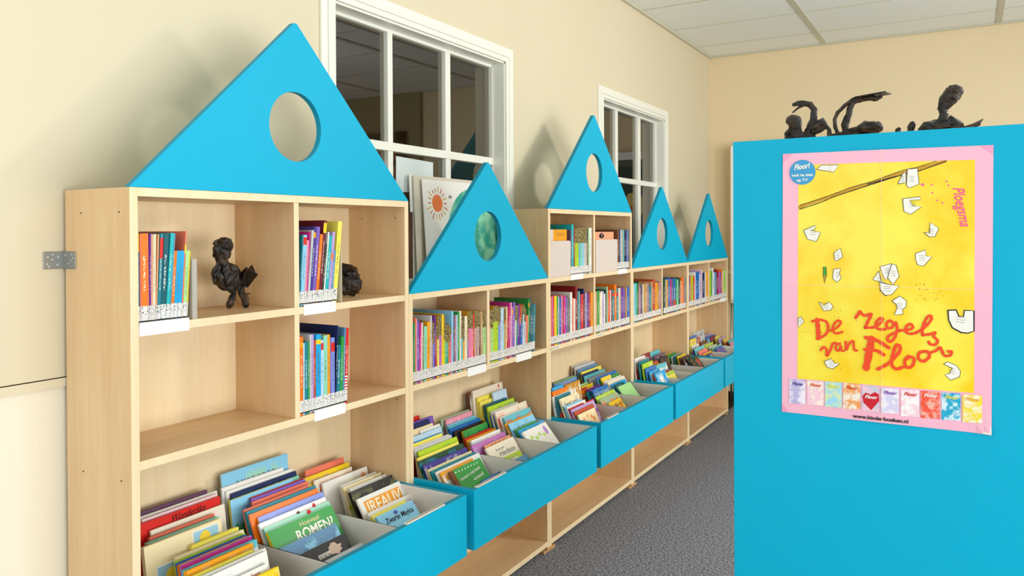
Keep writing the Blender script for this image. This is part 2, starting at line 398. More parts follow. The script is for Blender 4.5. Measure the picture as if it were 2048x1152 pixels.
# ---------------------------------------------------------------- bookcases
UW = .9902; D = .248; T = .02; BX = .487
def bookcase(i, H, word, label):
    y0 = i*UW; r = empty('bookcase', (0, y0, 0)); tag(r, label, 'bookcase', 'row of maple bookcases along the wall')
    w = UW-.001
    E = {'+x': M['edge']}
    def part(name, lo, hi, m=M['woodh'], fm=E, bv=.0008):
        b = MB(); b.box(lo, hi, m, fm); return b.build(name, r, bevel=bv)
    part('side_panel', (0, 0, .012), (D, T, H), M['wood']); part('side_panel', (0, w-T, .012), (D, w, H), M['wood'])
    part('back_panel', (0, T, .02), (.008, w-T, H-.001), M['wood'])
    part('top_panel', (.008, T, H-T), (D, w-T, H))
    part('bottom_panel', (.008, T, .02), (D, w-T, .042))
    part('shelf', (.008, T, .873), (D-.001, w-T, .893))
    part('shelf', (.008, T, .368), (D-.02, w-T, .387))
    c = UW/2
    part('divider', (.008, c-.009, .893), (D-.002, c+.009, H-T if H < 1.3 else 1.177), M['wood'])
    if H > 1.3:
        part('shelf', (.008, T, 1.177), (D-.001, w-T, 1.197))
        part('divider', (.008, c-.009, 1.197), (D-.002, c+.009, H-T), M['wood'])
    # gable with a round hole
    bm = bmesh.new(); th = .018; g0, g1 = .001, w-.001
    hc = (w/2, H+.188); hr = .0955; ap = .472
    outer = [(g0, H+.0005), (g0+.002, H+.004), (w/2-.005, H+ap), (w/2+.005, H+ap), (g1-.002, H+.004), (g1, H+.0005)]
    n = 64
    inner = [(hc[0]+hr*math.cos(2*math.pi*k/n), hc[1]+hr*math.sin(2*math.pi*k/n)) for k in range(n)]
    def ring(xx): return [bm.verts.new((xx, p[0], p[1])) for p in outer], [bm.verts.new((xx, p[0], p[1])) for p in inner]
    fo, fi = ring(D); bo, bi = ring(D-th)
    for (o_, i_) in ((fo, fi), (bo, bi)):
        es = [bm.edges.new((o_[k], o_[(k+1) % len(o_)])) for k in range(len(o_))] + [bm.edges.new((i_[k], i_[(k+1) % n])) for k in range(n)]
        bmesh.ops.triangle_fill(bm, edges=es, use_beauty=True)
    for a, c_ in ((fo, bo), (fi, bi)):
        for k in range(len(a)):
            f = bm.faces.new((a[k], a[(k+1) % len(a)], c_[(k+1) % len(a)], c_[k])); f.material_index = 1
    bmesh.ops.recalc_face_normals(bm, faces=bm.faces)
    me = bpy.data.meshes.new('gable'); bm.to_mesh(me); bm.free(); me.materials.append(M['blue']); me.materials.append(M['bluedge'])
    g = bpy.data.objects.new('gable', me); COL.objects.link(g); g.parent = r
    b = MB(); fm_ = plain('shelf_foot', hx('#c79b68'), .6, .2)
    b.box((.17, -.03 if i else .0, 0), (D+.004, .045, .0115), fm_); b.build('foot', r)
    b = MB(); b.box((.17, w-.06, 0), (D+.004, w-.033, .0115), fm_); b.build('foot', r)
    # small drilled holes
    b = MB(); dk = plain('screw_hole', hx('#4a3420'), .8, .1); sd = 0.0 - .0006
    zs = [.30, .85, 1.45] if H > 1.3 else [.30, .85, 1.15]
    for z in zs:
        for x in (.065, .21):
            for yy, e in ((w-T, -.0006),) + (((0, -.0006),) if i == 0 else ()):
                b = MB(); b.prism([(x+.0021*math.cos(a*.785), z+.0021*math.sin(a*.785)) for a in range(8)], yy, yy+e, 'y', dk); b.build('screw_hole', r, fix=True)
    return r
H1, H2 = 1.505, 1.198
BC = ['nearest tall bookcase', 'second bookcase, low', 'third bookcase, tall', 'fourth bookcase', 'fifth and farthest bookcase']
bookcase(0, H1, '', 'nearest tall maple bookcase with the largest-looking blue gable, beside the bracket')
bookcase(1, H2, '', 'low maple bookcase with blue gable, between the two tall bookcases')
bookcase(2, H1, '', 'tall maple bookcase with white magazine boxes, in front of the wall between windows')
bookcase(3, H2, '', 'low maple bookcase with blue gable just beyond the farther tall one')
bookcase(4, H2, '', 'farthest low maple bookcase with blue gable, nearest the back wall')

# ---------------------------------------------------------------- browsing bins
ZB0, ZB1 = .389, .581
DIV = {0: (.388, .66), 1: (.39, .66), 2: (.392, .658), 3: (.205, .445, .645), 4: (.29, .61)}
BINW = ['nearest', 'second', 'third', 'fourth', 'farthest']
def bin_(i):
    y0 = i*UW+.0208; w = UW-.0426; r = empty('book_bin', (.009, y0, ZB0)); tag(r, ['turquoise book bin nearest the camera, cut by the bottom of the photo', 'turquoise book bin under the low bookcase between the two tall ones', 'turquoise book bin on the farther tall bookcase', 'turquoise book bin second from the far end of the row', 'turquoise book bin at the far end, half hidden by the poster panel'][i], 'book bin', 'turquoise browsing bins on the bookcases')
    H = ZB1-ZB0; dx = BX-.009; th = .018
    def part(name, lo, hi, m, fm=None):
        b = MB(); b.box(lo, hi, m, fm); return b.build(name, r, bevel=.001)
    part('front_panel', (dx-th, 0, 0), (dx, w, H), M['blue'], {'-x': M['greyin'], '+z': M['bluedge']})
    part('side_panel', (0, 0, 0), (dx-th, th, H), M['blue'], {'+y': M['greyin'], '+z': M['bluedge']})
    part('side_panel', (0, w-th, 0), (dx-th, w, H), M['blue'], {'-y': M['greyin'], '+z': M['bluedge']})
    part('bottom_panel', (0, th, 0), (dx-th, w-th, .012), M['greyin'])
    for d in DIV[i]:
        yy = d-.0208
        part('divider', (0, yy-.002, .012), (dx-th, yy+.002, H-.006), M['greyin'], {'+z': M['gap']})
    return r
for i in range(5): bin_(i)
def strip(i, a, c, label):
    pa = un(a[0], a[1], 'z', ZB1+.002); pc_ = un(c[0], c[1], 'z', ZB1+.002)
    b = MB(); L = abs(pc_.y-pa.y); b.box((0, 0, 0), (.013, L, .003), plain('label_strip_plastic', hx('#e9e4d6'), .3, .5))
    o = b.build('label_strip', loc=(BX-.0175, pa.y, ZB1)); tag(o, label, 'label strip', 'clear label strips on the bin rims')
    b = MB(); k = 0; rr = random.Random(i)
    y = .006
    while y < L-.008:
        w = .003+rr.random()*.006; b.box((.004, y, .003), (.0075, y+w, .0033), plain('faint_print', hx('#77726a'), .7, .1)); y += w+.002
    b.build('printed_line', o)
strip(0, (800, 1045), (895, 1010), 'pale label strip on the rim of the nearest bin')
strip(1, (958, 975), (1015, 945), 'pale label strip on the rim of the second bin')
strip(2, (1205, 836), (1228, 825), 'small pale label strip on the rim of the third bin')

# blank sign clips on shelf edges
def sign(px0, px1, z, h, label, i):
    ya = un(px0, 700, 'x', D).y; yb = un(px1, 700, 'x', D).y
    b = MB(); b.box((0, 0, -h), (.0012, yb-ya, .004), M['signw']); b.box((-.02, 0, .0025), (0, yb-ya, .004), M['signw'])
    o = b.build('sign_holder', loc=(D-.0005, ya, z), bevel=.0003); tag(o, label, 'sign holder', 'blank white sign holders on shelf edges')
sign(279, 379, 1.1985, .026, 'widest blank white sign holder, under the leftmost books of the tall bookcase', 0)
sign(608, 672, 1.1985, .026, 'blank white sign holder under the yellow-ended row beside a sculpture', 1)
sign(628, 690, .8945, .026, 'blank white sign holder under the lowest shelf books of nearest bookcase', 2)
sign(935, 972, .8945, .026, 'blank white sign holder at the divider of the low second bookcase', 3)
sign(1032, 1063, .8945, .026, 'blank white sign holder under the dark teal books of second bookcase', 4)
sign(1142, 1167, 1.1985, .022, 'blank white sign holder on the upper shelf beneath the left magazine box', 5)
sign(1236, 1254, 1.1985, .022, 'blank white sign holder on the upper shelf right of the pink magazine box', 6)
sign(1441, 1452, .8945, .024, 'tiny blank sign holder at the far end of the last bookcase', 7)

def edge_strip(px0, px1, z, label):
    ya = un(px0, 690, 'x', D).y; yb = un(px1, 690, 'x', D).y
    b = MB(); b.box((0, 0, 0), (.0008, yb-ya, .011), plain('label_strip_plastic', hx('#e9e4d6'), .3, .5)); o = b.build('label_strip', loc=(D-.0008, ya, z)); tag(o, label, 'label strip', 'small printed strips on shelf edges')
    b = MB(); y = .004; rr = random.Random(int(px0))
    while y < yb-ya-.01:
        w = .004+rr.random()*.006; b.box((.0008, y, .004), (.0011, y+w, .007), plain('faint_print', hx('#77726a'), .7, .1)); y += w+.003
    b.build('printed_line', o)
edge_strip(979, 999, .878, 'small printed strip on shelf edge at second bookcase divider')
edge_strip(1101, 1120, .878, 'small printed strip on lower shelf edge, left end of third bookcase')
edge_strip(1193, 1206, .878, 'small printed strip on lower shelf edge, right half of third bookcase')

# ---------------------------------------------------------------- book materials
PAL = dict(black='#1c1a1e', charcoal='#3c4048', slate='#54607c', grey='#9c9c98', silver='#c6c8c8', white='#eceae2', ivory='#ece2cc', cream='#f0dfb0', beige='#cdb796',
  tan='#c09a68', brown='#7a4a30', darkbrown='#452c22', maroon='#6e1830', darkred='#8e1420', red='#d8261e', crimson='#b8183c', brick='#bc4a2c', orange='#ee7814', salmon='#ee7a60',
  peach='#f0a87c', ochre='#c98c1e', amber='#f0a21c', yellow='#f4cf1e', lemon='#f2e45c', lime='#b4d428', green='#2f9a44', darkgreen='#1a4a34', sage='#9cb898', mint='#8cd4b8', palegreen='#a8dc90',
  teal='#16808e', darkteal='#0c5a66', aqua='#5cc0cc', turquoise='#1cb0b4', cyan='#18a4dc', sky='#8accea', paleblue='#b8d8ec', blue='#1c68b8', navy='#1c2c5c', steel='#5c8cb4', periwinkle='#7c90d8',
  indigo='#40388c', purple='#6c2c94', violet='#7c5cb8', lilac='#b8a0d4', orchid='#c070b8', magenta='#cc2c88', pink='#f07ca8', rose='#ec9cb0', blush='#f0d0d4', plum='#64405c', mauve='#a87c94', olive='#7c7a3c')
NICE = dict(darkred='dark red', palegreen='pale green', paleblue='pale blue', darkbrown='dark brown', darkgreen='dark green', darkteal='dark teal', sky='sky blue', steel='steel blue', navy='navy blue', slate='slate grey')
def cname(c): return NICE.get(c, c)
def spine_mat(c, band=None, pat=None, stripes=None):
    k = ('s', c, band, pat, stripes)
    if k in _mc: return _mc[k]
    t = NT('spine_'+c); base = hx(PAL[c]); uv = t.n('ShaderNodeUVMap').outputs[0]
    sp = t.n('ShaderNodeSeparateXYZ'); t.l(uv, sp.inputs[0]); u, v = sp.outputs[0], sp.outputs[1]
    lum = sum(base)/3; ink = hx('#f5f0e0') if lum < .35 else hx('#5a4a50')
    rnd = t.n('ShaderNodeObjectInfo').outputs['Random']
    cb = t.n('ShaderNodeCombineXYZ'); t.l(t.math('MULTIPLY', u, 3.), cb.inputs[0]); t.l(t.math('MULTIPLY', v, 46.), cb.inputs[1]); t.l(t.math('MULTIPLY', rnd, 37.), cb.inputs[2])
    n = t.noise(cb.outputs[0], 1.6, 2, .6)
    mk = t.math('MULTIPLY', t.math('GREATER_THAN', n, .54), t.math('LESS_THAN', t.math('ABSOLUTE', t.math('SUBTRACT', u, .5)), .17))
    # title occupies one run of the spine
    mk = t.math('MULTIPLY', mk, t.math('LESS_THAN', t.math('ABSOLUTE', t.math('SUBTRACT', v, .56)), .2))
    col = t.mix(mk, base, ink)
    if band:
        col = t.mix(t.math('MULTIPLY', t.math('GREATER_THAN', v, band[1]), t.math('LESS_THAN', v, band[2])), col, hx(PAL[band[0]]))
    if pat:
        cb2 = t.n('ShaderNodeCombineXYZ'); t.l(t.math('MULTIPLY', u, 2.2), cb2.inputs[0]); t.l(t.math('MULTIPLY', v, 60.), cb2.inputs[1]); t.l(t.math('MULTIPLY', rnd, 11.), cb2.inputs[2])
        n2 = t.noise(cb2.outputs[0], 1.2, 1, .5)
        pc_ = t.mix(t.math('GREATER_THAN', n2, .5), hx('#a8985e'), hx('#2a261e'))
        col = t.mix(t.math('GREATER_THAN', v, pat), col, pc_)
    if stripes:
        w = t.math('MODULO', t.math('MULTIPLY', v, 26.), 1.)
        mk = t.math('MULTIPLY', t.math('LESS_THAN', w, .5), t.math('LESS_THAN', t.math('ABSOLUTE', t.math('SUBTRACT', v, .26)), .12))
        col = t.mix(mk, col, hx('#f2f0ea'))
    t.base(col); t.rough(.32, .45); _mc[k] = t.m; return t.m
def board_mat(c):
    return plain('board_'+c, hx(PAL[c]), .35, .4)
t = NT('shelf_mark_label'); uv = t.n('ShaderNodeUVMap').outputs[0]; sp = t.n('ShaderNodeSeparateXYZ'); t.l(uv, sp.inputs[0]); u, v = sp.outputs[0], sp.outputs[1]
rnd = t.n('ShaderNodeObjectInfo').outputs['Random']; cb = t.n('ShaderNodeCombineXYZ')
t.l(t.math('MULTIPLY', u, 1.6), cb.inputs[0]); t.l(t.math('MULTIPLY', v, 5.), cb.inputs[1]); t.l(t.math('MULTIPLY', rnd, 53.), cb.inputs[2])
n = t.noise(cb.outputs[0], 1.9, 2, .6); mk = t.math('MULTIPLY', t.math('GREATER_THAN', n, .58), t.math('GREATER_THAN', v, .42))
cb = t.n('ShaderNodeCombineXYZ'); t.l(t.math('MULTIPLY', u, 5.), cb.inputs[0]); t.l(t.math('MULTIPLY', v, 14.), cb.inputs[1]); t.l(t.math('MULTIPLY', rnd, 91.), cb.inputs[2])
n2 = t.noise(cb.outputs[0], 1.5, 1); mk2 = t.math('MULTIPLY', t.math('GREATER_THAN', n2, .6), t.math('LESS_THAN', v, .42))
mk3 = t.math('LESS_THAN', v, .09)
col = t.mix(t.math('MULTIPLY', mk, .9), hx('#e6e4de'), hx('#1c1c1c')); col = t.mix(t.math('MULTIPLY', mk2, .6), col, hx('#444444')); col = t.mix(mk3, col, hx('#1c1c1c'))
t.base(col); t.rough(.3, .4); M['mark'] = t.m

ORD = ['first', 'second', 'third', 'fourth', 'fifth', 'sixth', 'seventh', 'eighth', 'ninth', 'tenth', 'eleventh', 'twelfth', 'thirteenth', 'fourteenth', 'fifteenth', 'sixteenth', 'seventeenth', 'eighteenth', 'nineteenth', 'twentieth'] + ['twenty-'+x for x in ('first', 'second', 'third', 'fourth', 'fifth', 'sixth', 'seventh', 'eighth', 'ninth')] + ['thirtieth'] + ['thirty-'+x for x in ('first', 'second', 'third', 'fourth', 'fifth', 'sixth', 'seventh', 'eighth', 'ninth')] + ['fortieth'] + ['forty-'+x for x in ('first', 'second', 'third', 'fourth', 'fifth', 'sixth', 'seventh', 'eighth', 'ninth')]
XS = D-.008
def spine_book(mat, w, h, d, col, label, group, band=None, pat=None, stripes=None, mark=True):
    w = max(w, .0028)
    sm = spine_mat(col, band, pat, stripes); bd = board_mat(col) if not pat else board_mat('ochre'); tb = min(.0016, w*.25)
    b = MB()
    b.box((0, 0, 0), (w, .0015, h), bd, {'-y': sm})
    b.box((0, .0015, 0), (tb, d, h), bd); b.box((w-tb, .0015, 0), (w, d, h), bd)
    o = b.build('book', uv=(w, h)); o.matrix_world = mat; tag(o, label, 'book', group)
    b = MB(); b.box((tb, .0016, .003), (w-tb, d-.003, h-.003), M['pages']); b.build('page_block', o)
    if mark:
        b = MB(); b.box((.0001, -.0003, 0), (w-.0001, .0, .036), M['mark']); q = b.build('spine_label', o, uv=(w, .036)); q.location = (0, 0, .005)
    return o
def shelf_row(crop, s, x0, b0, b1, z, items, place, group, dep=.17, xs=XS, mark=True, lim=None):
    """crop origin, scale; x0 left px of the first spine; b0,b1 = bottom line end points (crop px); items 'xb xt ytop colour[,mods]'"""
    ox, oy = crop; xl = x0; tl = x0; k = 0
    rows = [r.split() for r in items.split(';') if r.strip()]
    def yb(x): return b0[1] + (x-b0[0])*(b1[1]-b0[1])/(b1[0]-b0[0])
    prev = None; out = []
    yc = un(ox+x0/s, oy+yb(x0)/s, 'x', xs).y
    for r in rows:
        xb, xt, yt = float(r[0]), float(r[1]), float(r[2]); mods = r[3].split(','); c = mods[0]
        P0 = un(ox+xl/s, oy+yb(xl)/s, 'x', xs); P1 = un(ox+xb/s, oy+yb(xb)/s, 'x', xs)
        Tt = un(ox+xt/s, oy+yt/s, 'x', xs)
        w = max(P1.y-yc, .003); h = min(max(Tt.z-z, .11), .285); lean = math.atan2(Tt.y-(yc+w), h)
        lean = max(-.12, min(.12, lean)); out.append([yc, w, h, lean, mods]); yc += w+.0003; xl = xb
    if lim:
        i_, half = lim; ya_ = i_*UW+(.0206 if half == 0 else UW/2+.0096); yb2 = i_*UW+(UW/2-.0098 if half == 0 else UW-.0226)
        s0 = max(out[0][0], ya_); e0 = min(yc, yb2); k_ = (e0-s0)/(yc-out[0][0]); yy_ = s0
        for q in out: q[0] = yy_; q[1] *= k_; yy_ += q[1]+.0003*k_
        for q in out: q[3] = max(q[3], -math.atan(max(0, q[0]-ya_)/q[2]))
    # leaning chain must not cross: raise/lower leans so that neighbours' tops stay ordered
    for i in range(1, len(out)):
        a, b_ = out[i-1], out[i]; hh = min(a[2], b_[2])
        mn = math.atan((a[0]+a[1]+hh*math.tan(a[3]) - b_[0])/hh)
        if b_[3] < mn: b_[3] = mn
    if abs(max(o_[3] for o_ in out)) > .2:
        for o_ in out: o_[3] *= .2/max(q[3] for q in out)
    if lim:
        for i in range(len(out)-1, -1, -1):
            q = out[i]
            if i == len(out)-1: q[3] = min(q[3], math.atan(max(0, yb2-q[0]-q[1])/q[2]))
            else:
                nx = out[i+1]; hh = min(q[2], nx[2]); q[3] = min(q[3], math.atan(max(-.2, (nx[0]+hh*math.tan(nx[3])-q[0]-q[1]))/hh))
    n = len(out)
    for i, (y, w, h, lean, mods) in enumerate(out):
        c = mods[0]; band = pat = st = None; dd = dep
        for q in mods[1:]:
            if q[0] == 'b': cc, v0, v1 = q[1:].split('/'); band = (cc, float(v0), float(v1))
            elif q[0] == 'o': pat = float(q[1:])
            elif q == 's': st = 1
            elif q == 'D': dd = .205
        dd = min(dd+.01*((i*7) % 3), .218)
        lab = '%s %sbook, %s from left %s' % (cname(c), 'thin ' if w < .006 else ('thick ' if w > .016 else ''), ORD[i], place)
        # pivot at the lower corner that stays on the shelf
        wc = w*math.cos(lean)
        base = Matrix.Translation((xs, y + (w-wc if lean > 0 else 0), z + (w*math.sin(lean) if lean > 0 else 0)))
        mat = base @ Matrix(((0, -1, 0), (1, 0, 0), (0, 0, 1))).to_4x4() @ Matrix.Rotation(lean, 4, 'Y')
        spine_book(mat, w-.0004, h, dd, c, lab, group, band, pat, st, mark)
    return out
Z2, Z1 = 1.1975, .8935
R1 = shelf_row((270, 450), 5.76, 28, (40, 1120), (605, 1075), Z2, """62 46 100 slate,bamber/.8/1;76 68 100 salmon;150 125 97 orange;162 150 97 salmon;186 188 100 purple;206 206 105 peach;218 226 105 ivory;230 244 105 cream;
244 280 105 peach;290 332 98 teal,bred/.72/.95;348 395 98 darkteal,bamber/.12/.16;392 455 90 turquoise;402 458 95 steel;440 462 296 orange;482 500 296 cyan;528 542 296 cyan;546 556 70 salmon,byellow/.75/.85;588 597 292 palegreen;603 604 300 yellow""",
 'above the widest white sign', 'books at left end of the nearest bookcase top shelf', lim=(0, 0))
R2 = shelf_row((590, 430), 5.76, 46, (55, 1050), (480, 1010), Z2, """60 100 225 teal;102 142 230 sky,bred/.86/.97;125 156 290 rose;138 182 190 magenta;162 220 172 silver;190 236 135 indigo,bamber/.86/.93;228 292 132 violet;
262 325 218 orange;298 368 60 maroon,byellow/.85/.97;318 380 330 darkgreen;334 402 192 white;372 430 235 turquoise;404 465 192 lilac,bsalmon/.6/.7;430 470 400 steel;478 508 72 lemon""",
 'in the upper cubby with the head sculpture', 'books beside the head sculpture', lim=(0, 1))
shelf_row((590, 640), 5.76, 55, (60, 1110), (575, 975), Z1, """95 95 190 orange,bamber/.86/.93;113 112 265 paleblue;150 148 250 teal;170 167 250 green;190 190 165 silver;216 216 165 lilac;240 237 230 brick;298 300 160 cyan,byellow/.87/.93;
328 326 230 paleblue,bred/.86/.96;374 362 175 mint;405 402 165 amber;416 416 200 violet;458 456 200 periwinkle,bred/.8/.93;476 505 62 navy;512 508 290 teal;545 546 190 green;566 568 88 steel;600 600 95 red,s""",
 'in the lower cubby of the nearest bookcase', 'books on the lower shelf of the nearest bookcase', lim=(0, 1))
shelf_row((815, 600), 6.4, 60, (65, 1085), (1010, 835), Z1, """80 80 300 darkteal;98 98 290 green;110 110 225 salmon;124 124 240 rose;150 150 262 violet;172 180 288 magenta;192 198 290 blush;208 206 262 olive;250 248 335 mint;290 290 275 amber;312 312 198 silver;
322 322 262 ochre,o.7;342 342 290 periwinkle,o.62;362 362 200 purple;384 384 330 brick,o.8;408 408 200 lemon,o.62;442 442 190 orchid,o.67;468 470 180 yellow;490 490 200 lime,o.6;512 512 320 turquoise,o.65;530 530 320 green,o.65;
555 552 320 salmon,o.65;568 570 370 pink,o.9;592 592 140 sky;608 606 350 plum,o.9;632 630 190 mauve;650 648 190 paleblue;672 674 150 green;694 692 138 ivory;716 718 210 aqua,o.6;738 736 210 amber,o.55;752 750 205 ivory;774 772 203 cream;786 786 210 blue,o.55;
806 806 140 pink,o.7;828 828 140 pink,o.7;848 848 150 rose,o.7;866 866 172 red;884 884 140 beige,o.7;904 904 140 mauve,o.7;924 924 140 beige,o.7;946 946 145 plum,o.7;974 976 140 tan;1014 1012 142 palegreen,o.7""",
 'in second bookcase, left of divider', 'books left of the divider in the second bookcase', lim=(1, 0))
shelf_row((970, 580), 7.68, 58, (75, 1120), (755, 945), Z1, """84 84 310 peach,o.7;124 124 310 palegreen,o.65;162 160 250 lime,o.72;202 200 240 lime,o.72;220 220 260 cyan,o.65;242 240 260 lilac,o.72;284 286 272 paleblue;300 300 290 mint,o.7;314 318 300 orange,o.8;
330 346 255 cream;356 362 300 crimson;386 386 195 magenta;398 406 193 blush;420 434 258 orchid,bamber/.85/.95;452 462 188 violet;474 478 230 ivory,o.7;498 498 240 teal,o.68;522 524 215 purple;544 546 232 red,bindigo/0/.6;570 570 235 blue,o.68;588 604 215 paleblue,o.8;
604 618 255 silver,o.7;618 634 290 paleblue,o.7;652 648 390 salmon;672 684 140 green,bamber/.85/.93;688 710 132 darkteal;728 745 212 darkteal;762 768 212 teal""",
 'in second bookcase, right of divider', 'books right of the divider in the second bookcase', lim=(1, 1))
shelf_row((1090, 440), 9.6, 484, (490, 1030), (900, 990), Z2, """508 508 190 plum;550 548 85 turquoise,D;574 572 200 darkred;600 598 158 lime,o.68;645 640 158 lime,o.68;680 680 158 aqua,o.68;712 712 158 mint,o.68;750 750 158 sky,o.68;782 780 158 silver,o.68;
810 806 160 beige,o.68;828 828 165 navy;852 852 160 palegreen;896 896 150 white""", 'after the left white magazine box', 'books in the upper left cubby of the third bookcase', dep=.15, lim=(2, 0))
shelf_row((1090, 440), 9.6, 1392, (1395, 945), (1610, 915), Z2, """1420 1420 185 brown;1448 1446 185 navy;1470 1468 190 paleblue;1494 1492 190 tan;1520 1520 190 aqua;1548 1546 200 black;1574 1572 200 indigo;1596 1594 190 steel;1612 1614 190 slate""",
 'after the right white magazine box', 'books in the upper right cubby of the third bookcase', dep=.15, lim=(2, 1))
shelf_row((1090, 550), 7.68, 68, (75, 1085), (745, 900), Z1, """104 100 335 orange;124 122 325 orchid;146 144 320 red;182 180 318 yellow;206 204 320 green;220 220 330 silver;254 254 345 blue;276 274 310 pink;292 290 308 darkred;322 320 320 magenta;352 350 330 violet;
368 368 320 olive;392 390 350 slate;424 424 262 white;448 446 350 salmon;474 474 360 white;506 504 172 darkred,D;530 530 250 teal;544 544 248 sage;560 560 290 indigo;600 600 290 red,D;616 614 210 navy;630 630 270 brown;
654 650 265 lilac;682 682 275 indigo;698 698 270 crimson;722 718 265 brick;748 745 262 amber""", 'on lower shelf of third bookcase, left half', 'books left of the divider in the third bookcase', lim=(2, 0))
shelf_row((1090, 550), 7.68, 770, (780, 895), (1310, 750), Z1, """802 800 255 tan;840 840 240 green;866 866 270 cream;884 882 250 white;908 906 245 lilac;930 930 285 white;950 950 225 darkgreen;972 972 178 sage,D;986 984 230 orange;1004 1002 222 red;1022 1020 230 blush;
1042 1040 235 brown;1076 1075 225 teal,bred/.84/.92;1110 1108 145 orange,D;1140 1138 205 teal,bcrimson/.8/.9;1158 1156 200 ivory;1178 1175 195 beige;1200 1198 190 purple;1218 1218 190 purple;1238 1238 190 violet;1256 1256 220 plum;1270 1268 180 amber;1312 1310 178 blue""",
 'on lower shelf of third bookcase, right half', 'books right of the divider in the third bookcase', lim=(2, 1))
shelf_row((1260, 520), 8.23, 48, (55, 1045), (530, 920), Z1, """78 75 400 paleblue;112 110 375 aqua;138 136 385 green;150 150 350 darkgreen;170 168 390 mauve;184 182 440 rose;208 206 430 navy;232 230 400 grey;246 244 395 cream;272 270 390 ochre;304 302 375 tan;334 332 380 mauve;
376 374 420 teal;402 400 350 tan;446 444 315 brick,D;480 478 362 amber;512 510 370 ochre;546 544 345 mauve""", 'on fourth bookcase, left of divider', 'books left of the divider in the fourth bookcase', lim=(3, 0))
shelf_row((1260, 520), 8.23, 552, (580, 905), (930, 790), Z1, """584 580 295 darkgreen;606 604 320 beige;632 630 320 ochre;662 660 290 blue;686 684 310 magenta;716 714 310 slate;756 754 300 blue,bred/.1/.35;780 778 310 green;802 800 320 mint;832 830 290 darkgreen;
858 856 340 peach;882 880 290 orange;904 902 290 salmon;925 924 300 teal""", 'on fourth bookcase, right of divider', 'books right of the divider in the fourth bookcase', lim=(3, 1))
shelf_row((1260, 520), 8.23, 960, (965, 790), (1290, 700), Z1, """986 984 260 violet;1012 1010 258 ochre;1040 1038 258 lime;1066 1062 262 red;1082 1080 198 white;1112 1110 205 blue;1142 1140 205 blue;1156 1156 230 white;1176 1174 180 lilac;1192 1190 160 blush;1232 1230 210 navy;
1252 1250 205 white;1286 1284 200 amber""", 'on farthest bookcase, left of divider', 'books left of the divider in the farthest bookcase', lim=(4, 0))
shelf_row((1260, 520), 8.23, 1320, (1320, 690), (1600, 620), Z1, """1336 1334 170 lime;1356 1355 180 green;1378 1376 130 white;1400 1398 200 paleblue;1432 1430 200 steel;1456 1454 160 darkred;1474 1472 190 magenta;1492 1490 190 orchid;1512 1510 190 violet;1536 1534 150 orange;1552 1550 170 white;
1576 1574 165 lime;1598 1596 165 palegreen""", 'on farthest bookcase, right of divider', 'books right of the divider in the farthest bookcase', lim=(4, 1))

# bookends
def bookend(y, z, label, m, lip=0):
    b = MB(); d, h = .12, .155
    pts = [(0, 0), (-d, 0), (-d, h), (-.012, h), (-.003, h-.004), (0, h-.014)]
    b.prism([(XS+.004+p[0]-XS, p[1]) for p in pts], 0, .0012, 'y', m); b.box((-d, 0, 0), (-.02, .03, .0008), m)
    if lip: b.box((.0045-.001, .0012, 0), (.0045, lip, h-.012), m)
    o = b.build('bookend', loc=(XS, y, z), fix=True); tag(o, label, 'bookend', 'metal bookends')
def rowend(R_): return max(q[0]+q[1]+min(q[2], .155)*max(0, math.tan(q[3])) for q in R_)+.0006
bookend(rowend(R1), Z2, 'grey metal bookend right of the light green and yellow thin books', plain('grey_bookend', hx('#b4ada0'), .4, .4), .013)
bookend(rowend(R2), Z2, 'cream metal bookend right of the tall lemon book, beside head sculpture', plain('cream_bookend', hx('#d8d0b8'), .4, .4))

# white magazine boxes
def magbox(y0, y1, ztop, label, m):
    r = empty('magazine_box', (XS+.004, y0, Z2)); tag(r, label, 'magazine box', 'white magazine boxes on the upper shelf')
    w = y1-y0; h = ztop-Z2; b = MB()
    pts = [(0, 0), (w, 0), (w, h-.01), (w-.003, h-.003), (w-.01, h), (0, h)]
    b.prism(pts, -.003, 0, 'x', m); b.build('front_panel', r, fix=True)
    b = MB(); b.box((-.09, 0, 0), (-.003, w, .003), m); b.box((-.09, 0, .003), (-.003, .002, h*.8), m); b.build('tray', r)
    return r
mb = plain('white_box_card', hx('#d9ccc2'), .5, .3)
ya, yb_ = 2*UW+.0215, un(1139.5, 500, 'x', XS).y
magbox(ya, yb_, 1.361, 'white magazine box holding a yellow book, left one', mb)
yc, yd = un(1190, 500, 'x', XS).y, un(1233.5, 500, 'x', XS).y
magbox(yc, yd, 1.362, 'white magazine box with star badge on the book behind, right one', mb)
def facebook(y0, w, h, x, col, label, deco):
    b = MB(); b.box((0, 0, 0), (w, .012, h), board_mat(col), {'+z': M['pages'], '+x': M['pages']})
    o = b.build('book'); o.matrix_world = Matrix.Translation((x, y0, Z2+.0035)) @ frame(0); tag(o, label, 'book', 'face-out books in the magazine boxes'); deco(o, w, h)
def d1(o, w, h):
    b = MB(); gl = plain('faint_text_grey', hx('#9a7040'), .7, .1)
    for k in range(5): b.box((w*.42, -.0003, h-.012-.0045*k-(0 if k else -.006)), (w*(.88 if k else .55), 0, h-.0105-.0045*k-(0 if k else -.006)), gl)
    b.build('printed_text', o)
    b = MB(); b.box((0, -.0004, .02), (w*.3, 0, h), plain('pale_flap', hx('#d8cfc8'), .6, .2)); b.build('spine_strip', o)
facebook(ya+.003, .2, .212, XS-.012, 'amber', 'yellow-backed book facing out above the left magazine box', d1)
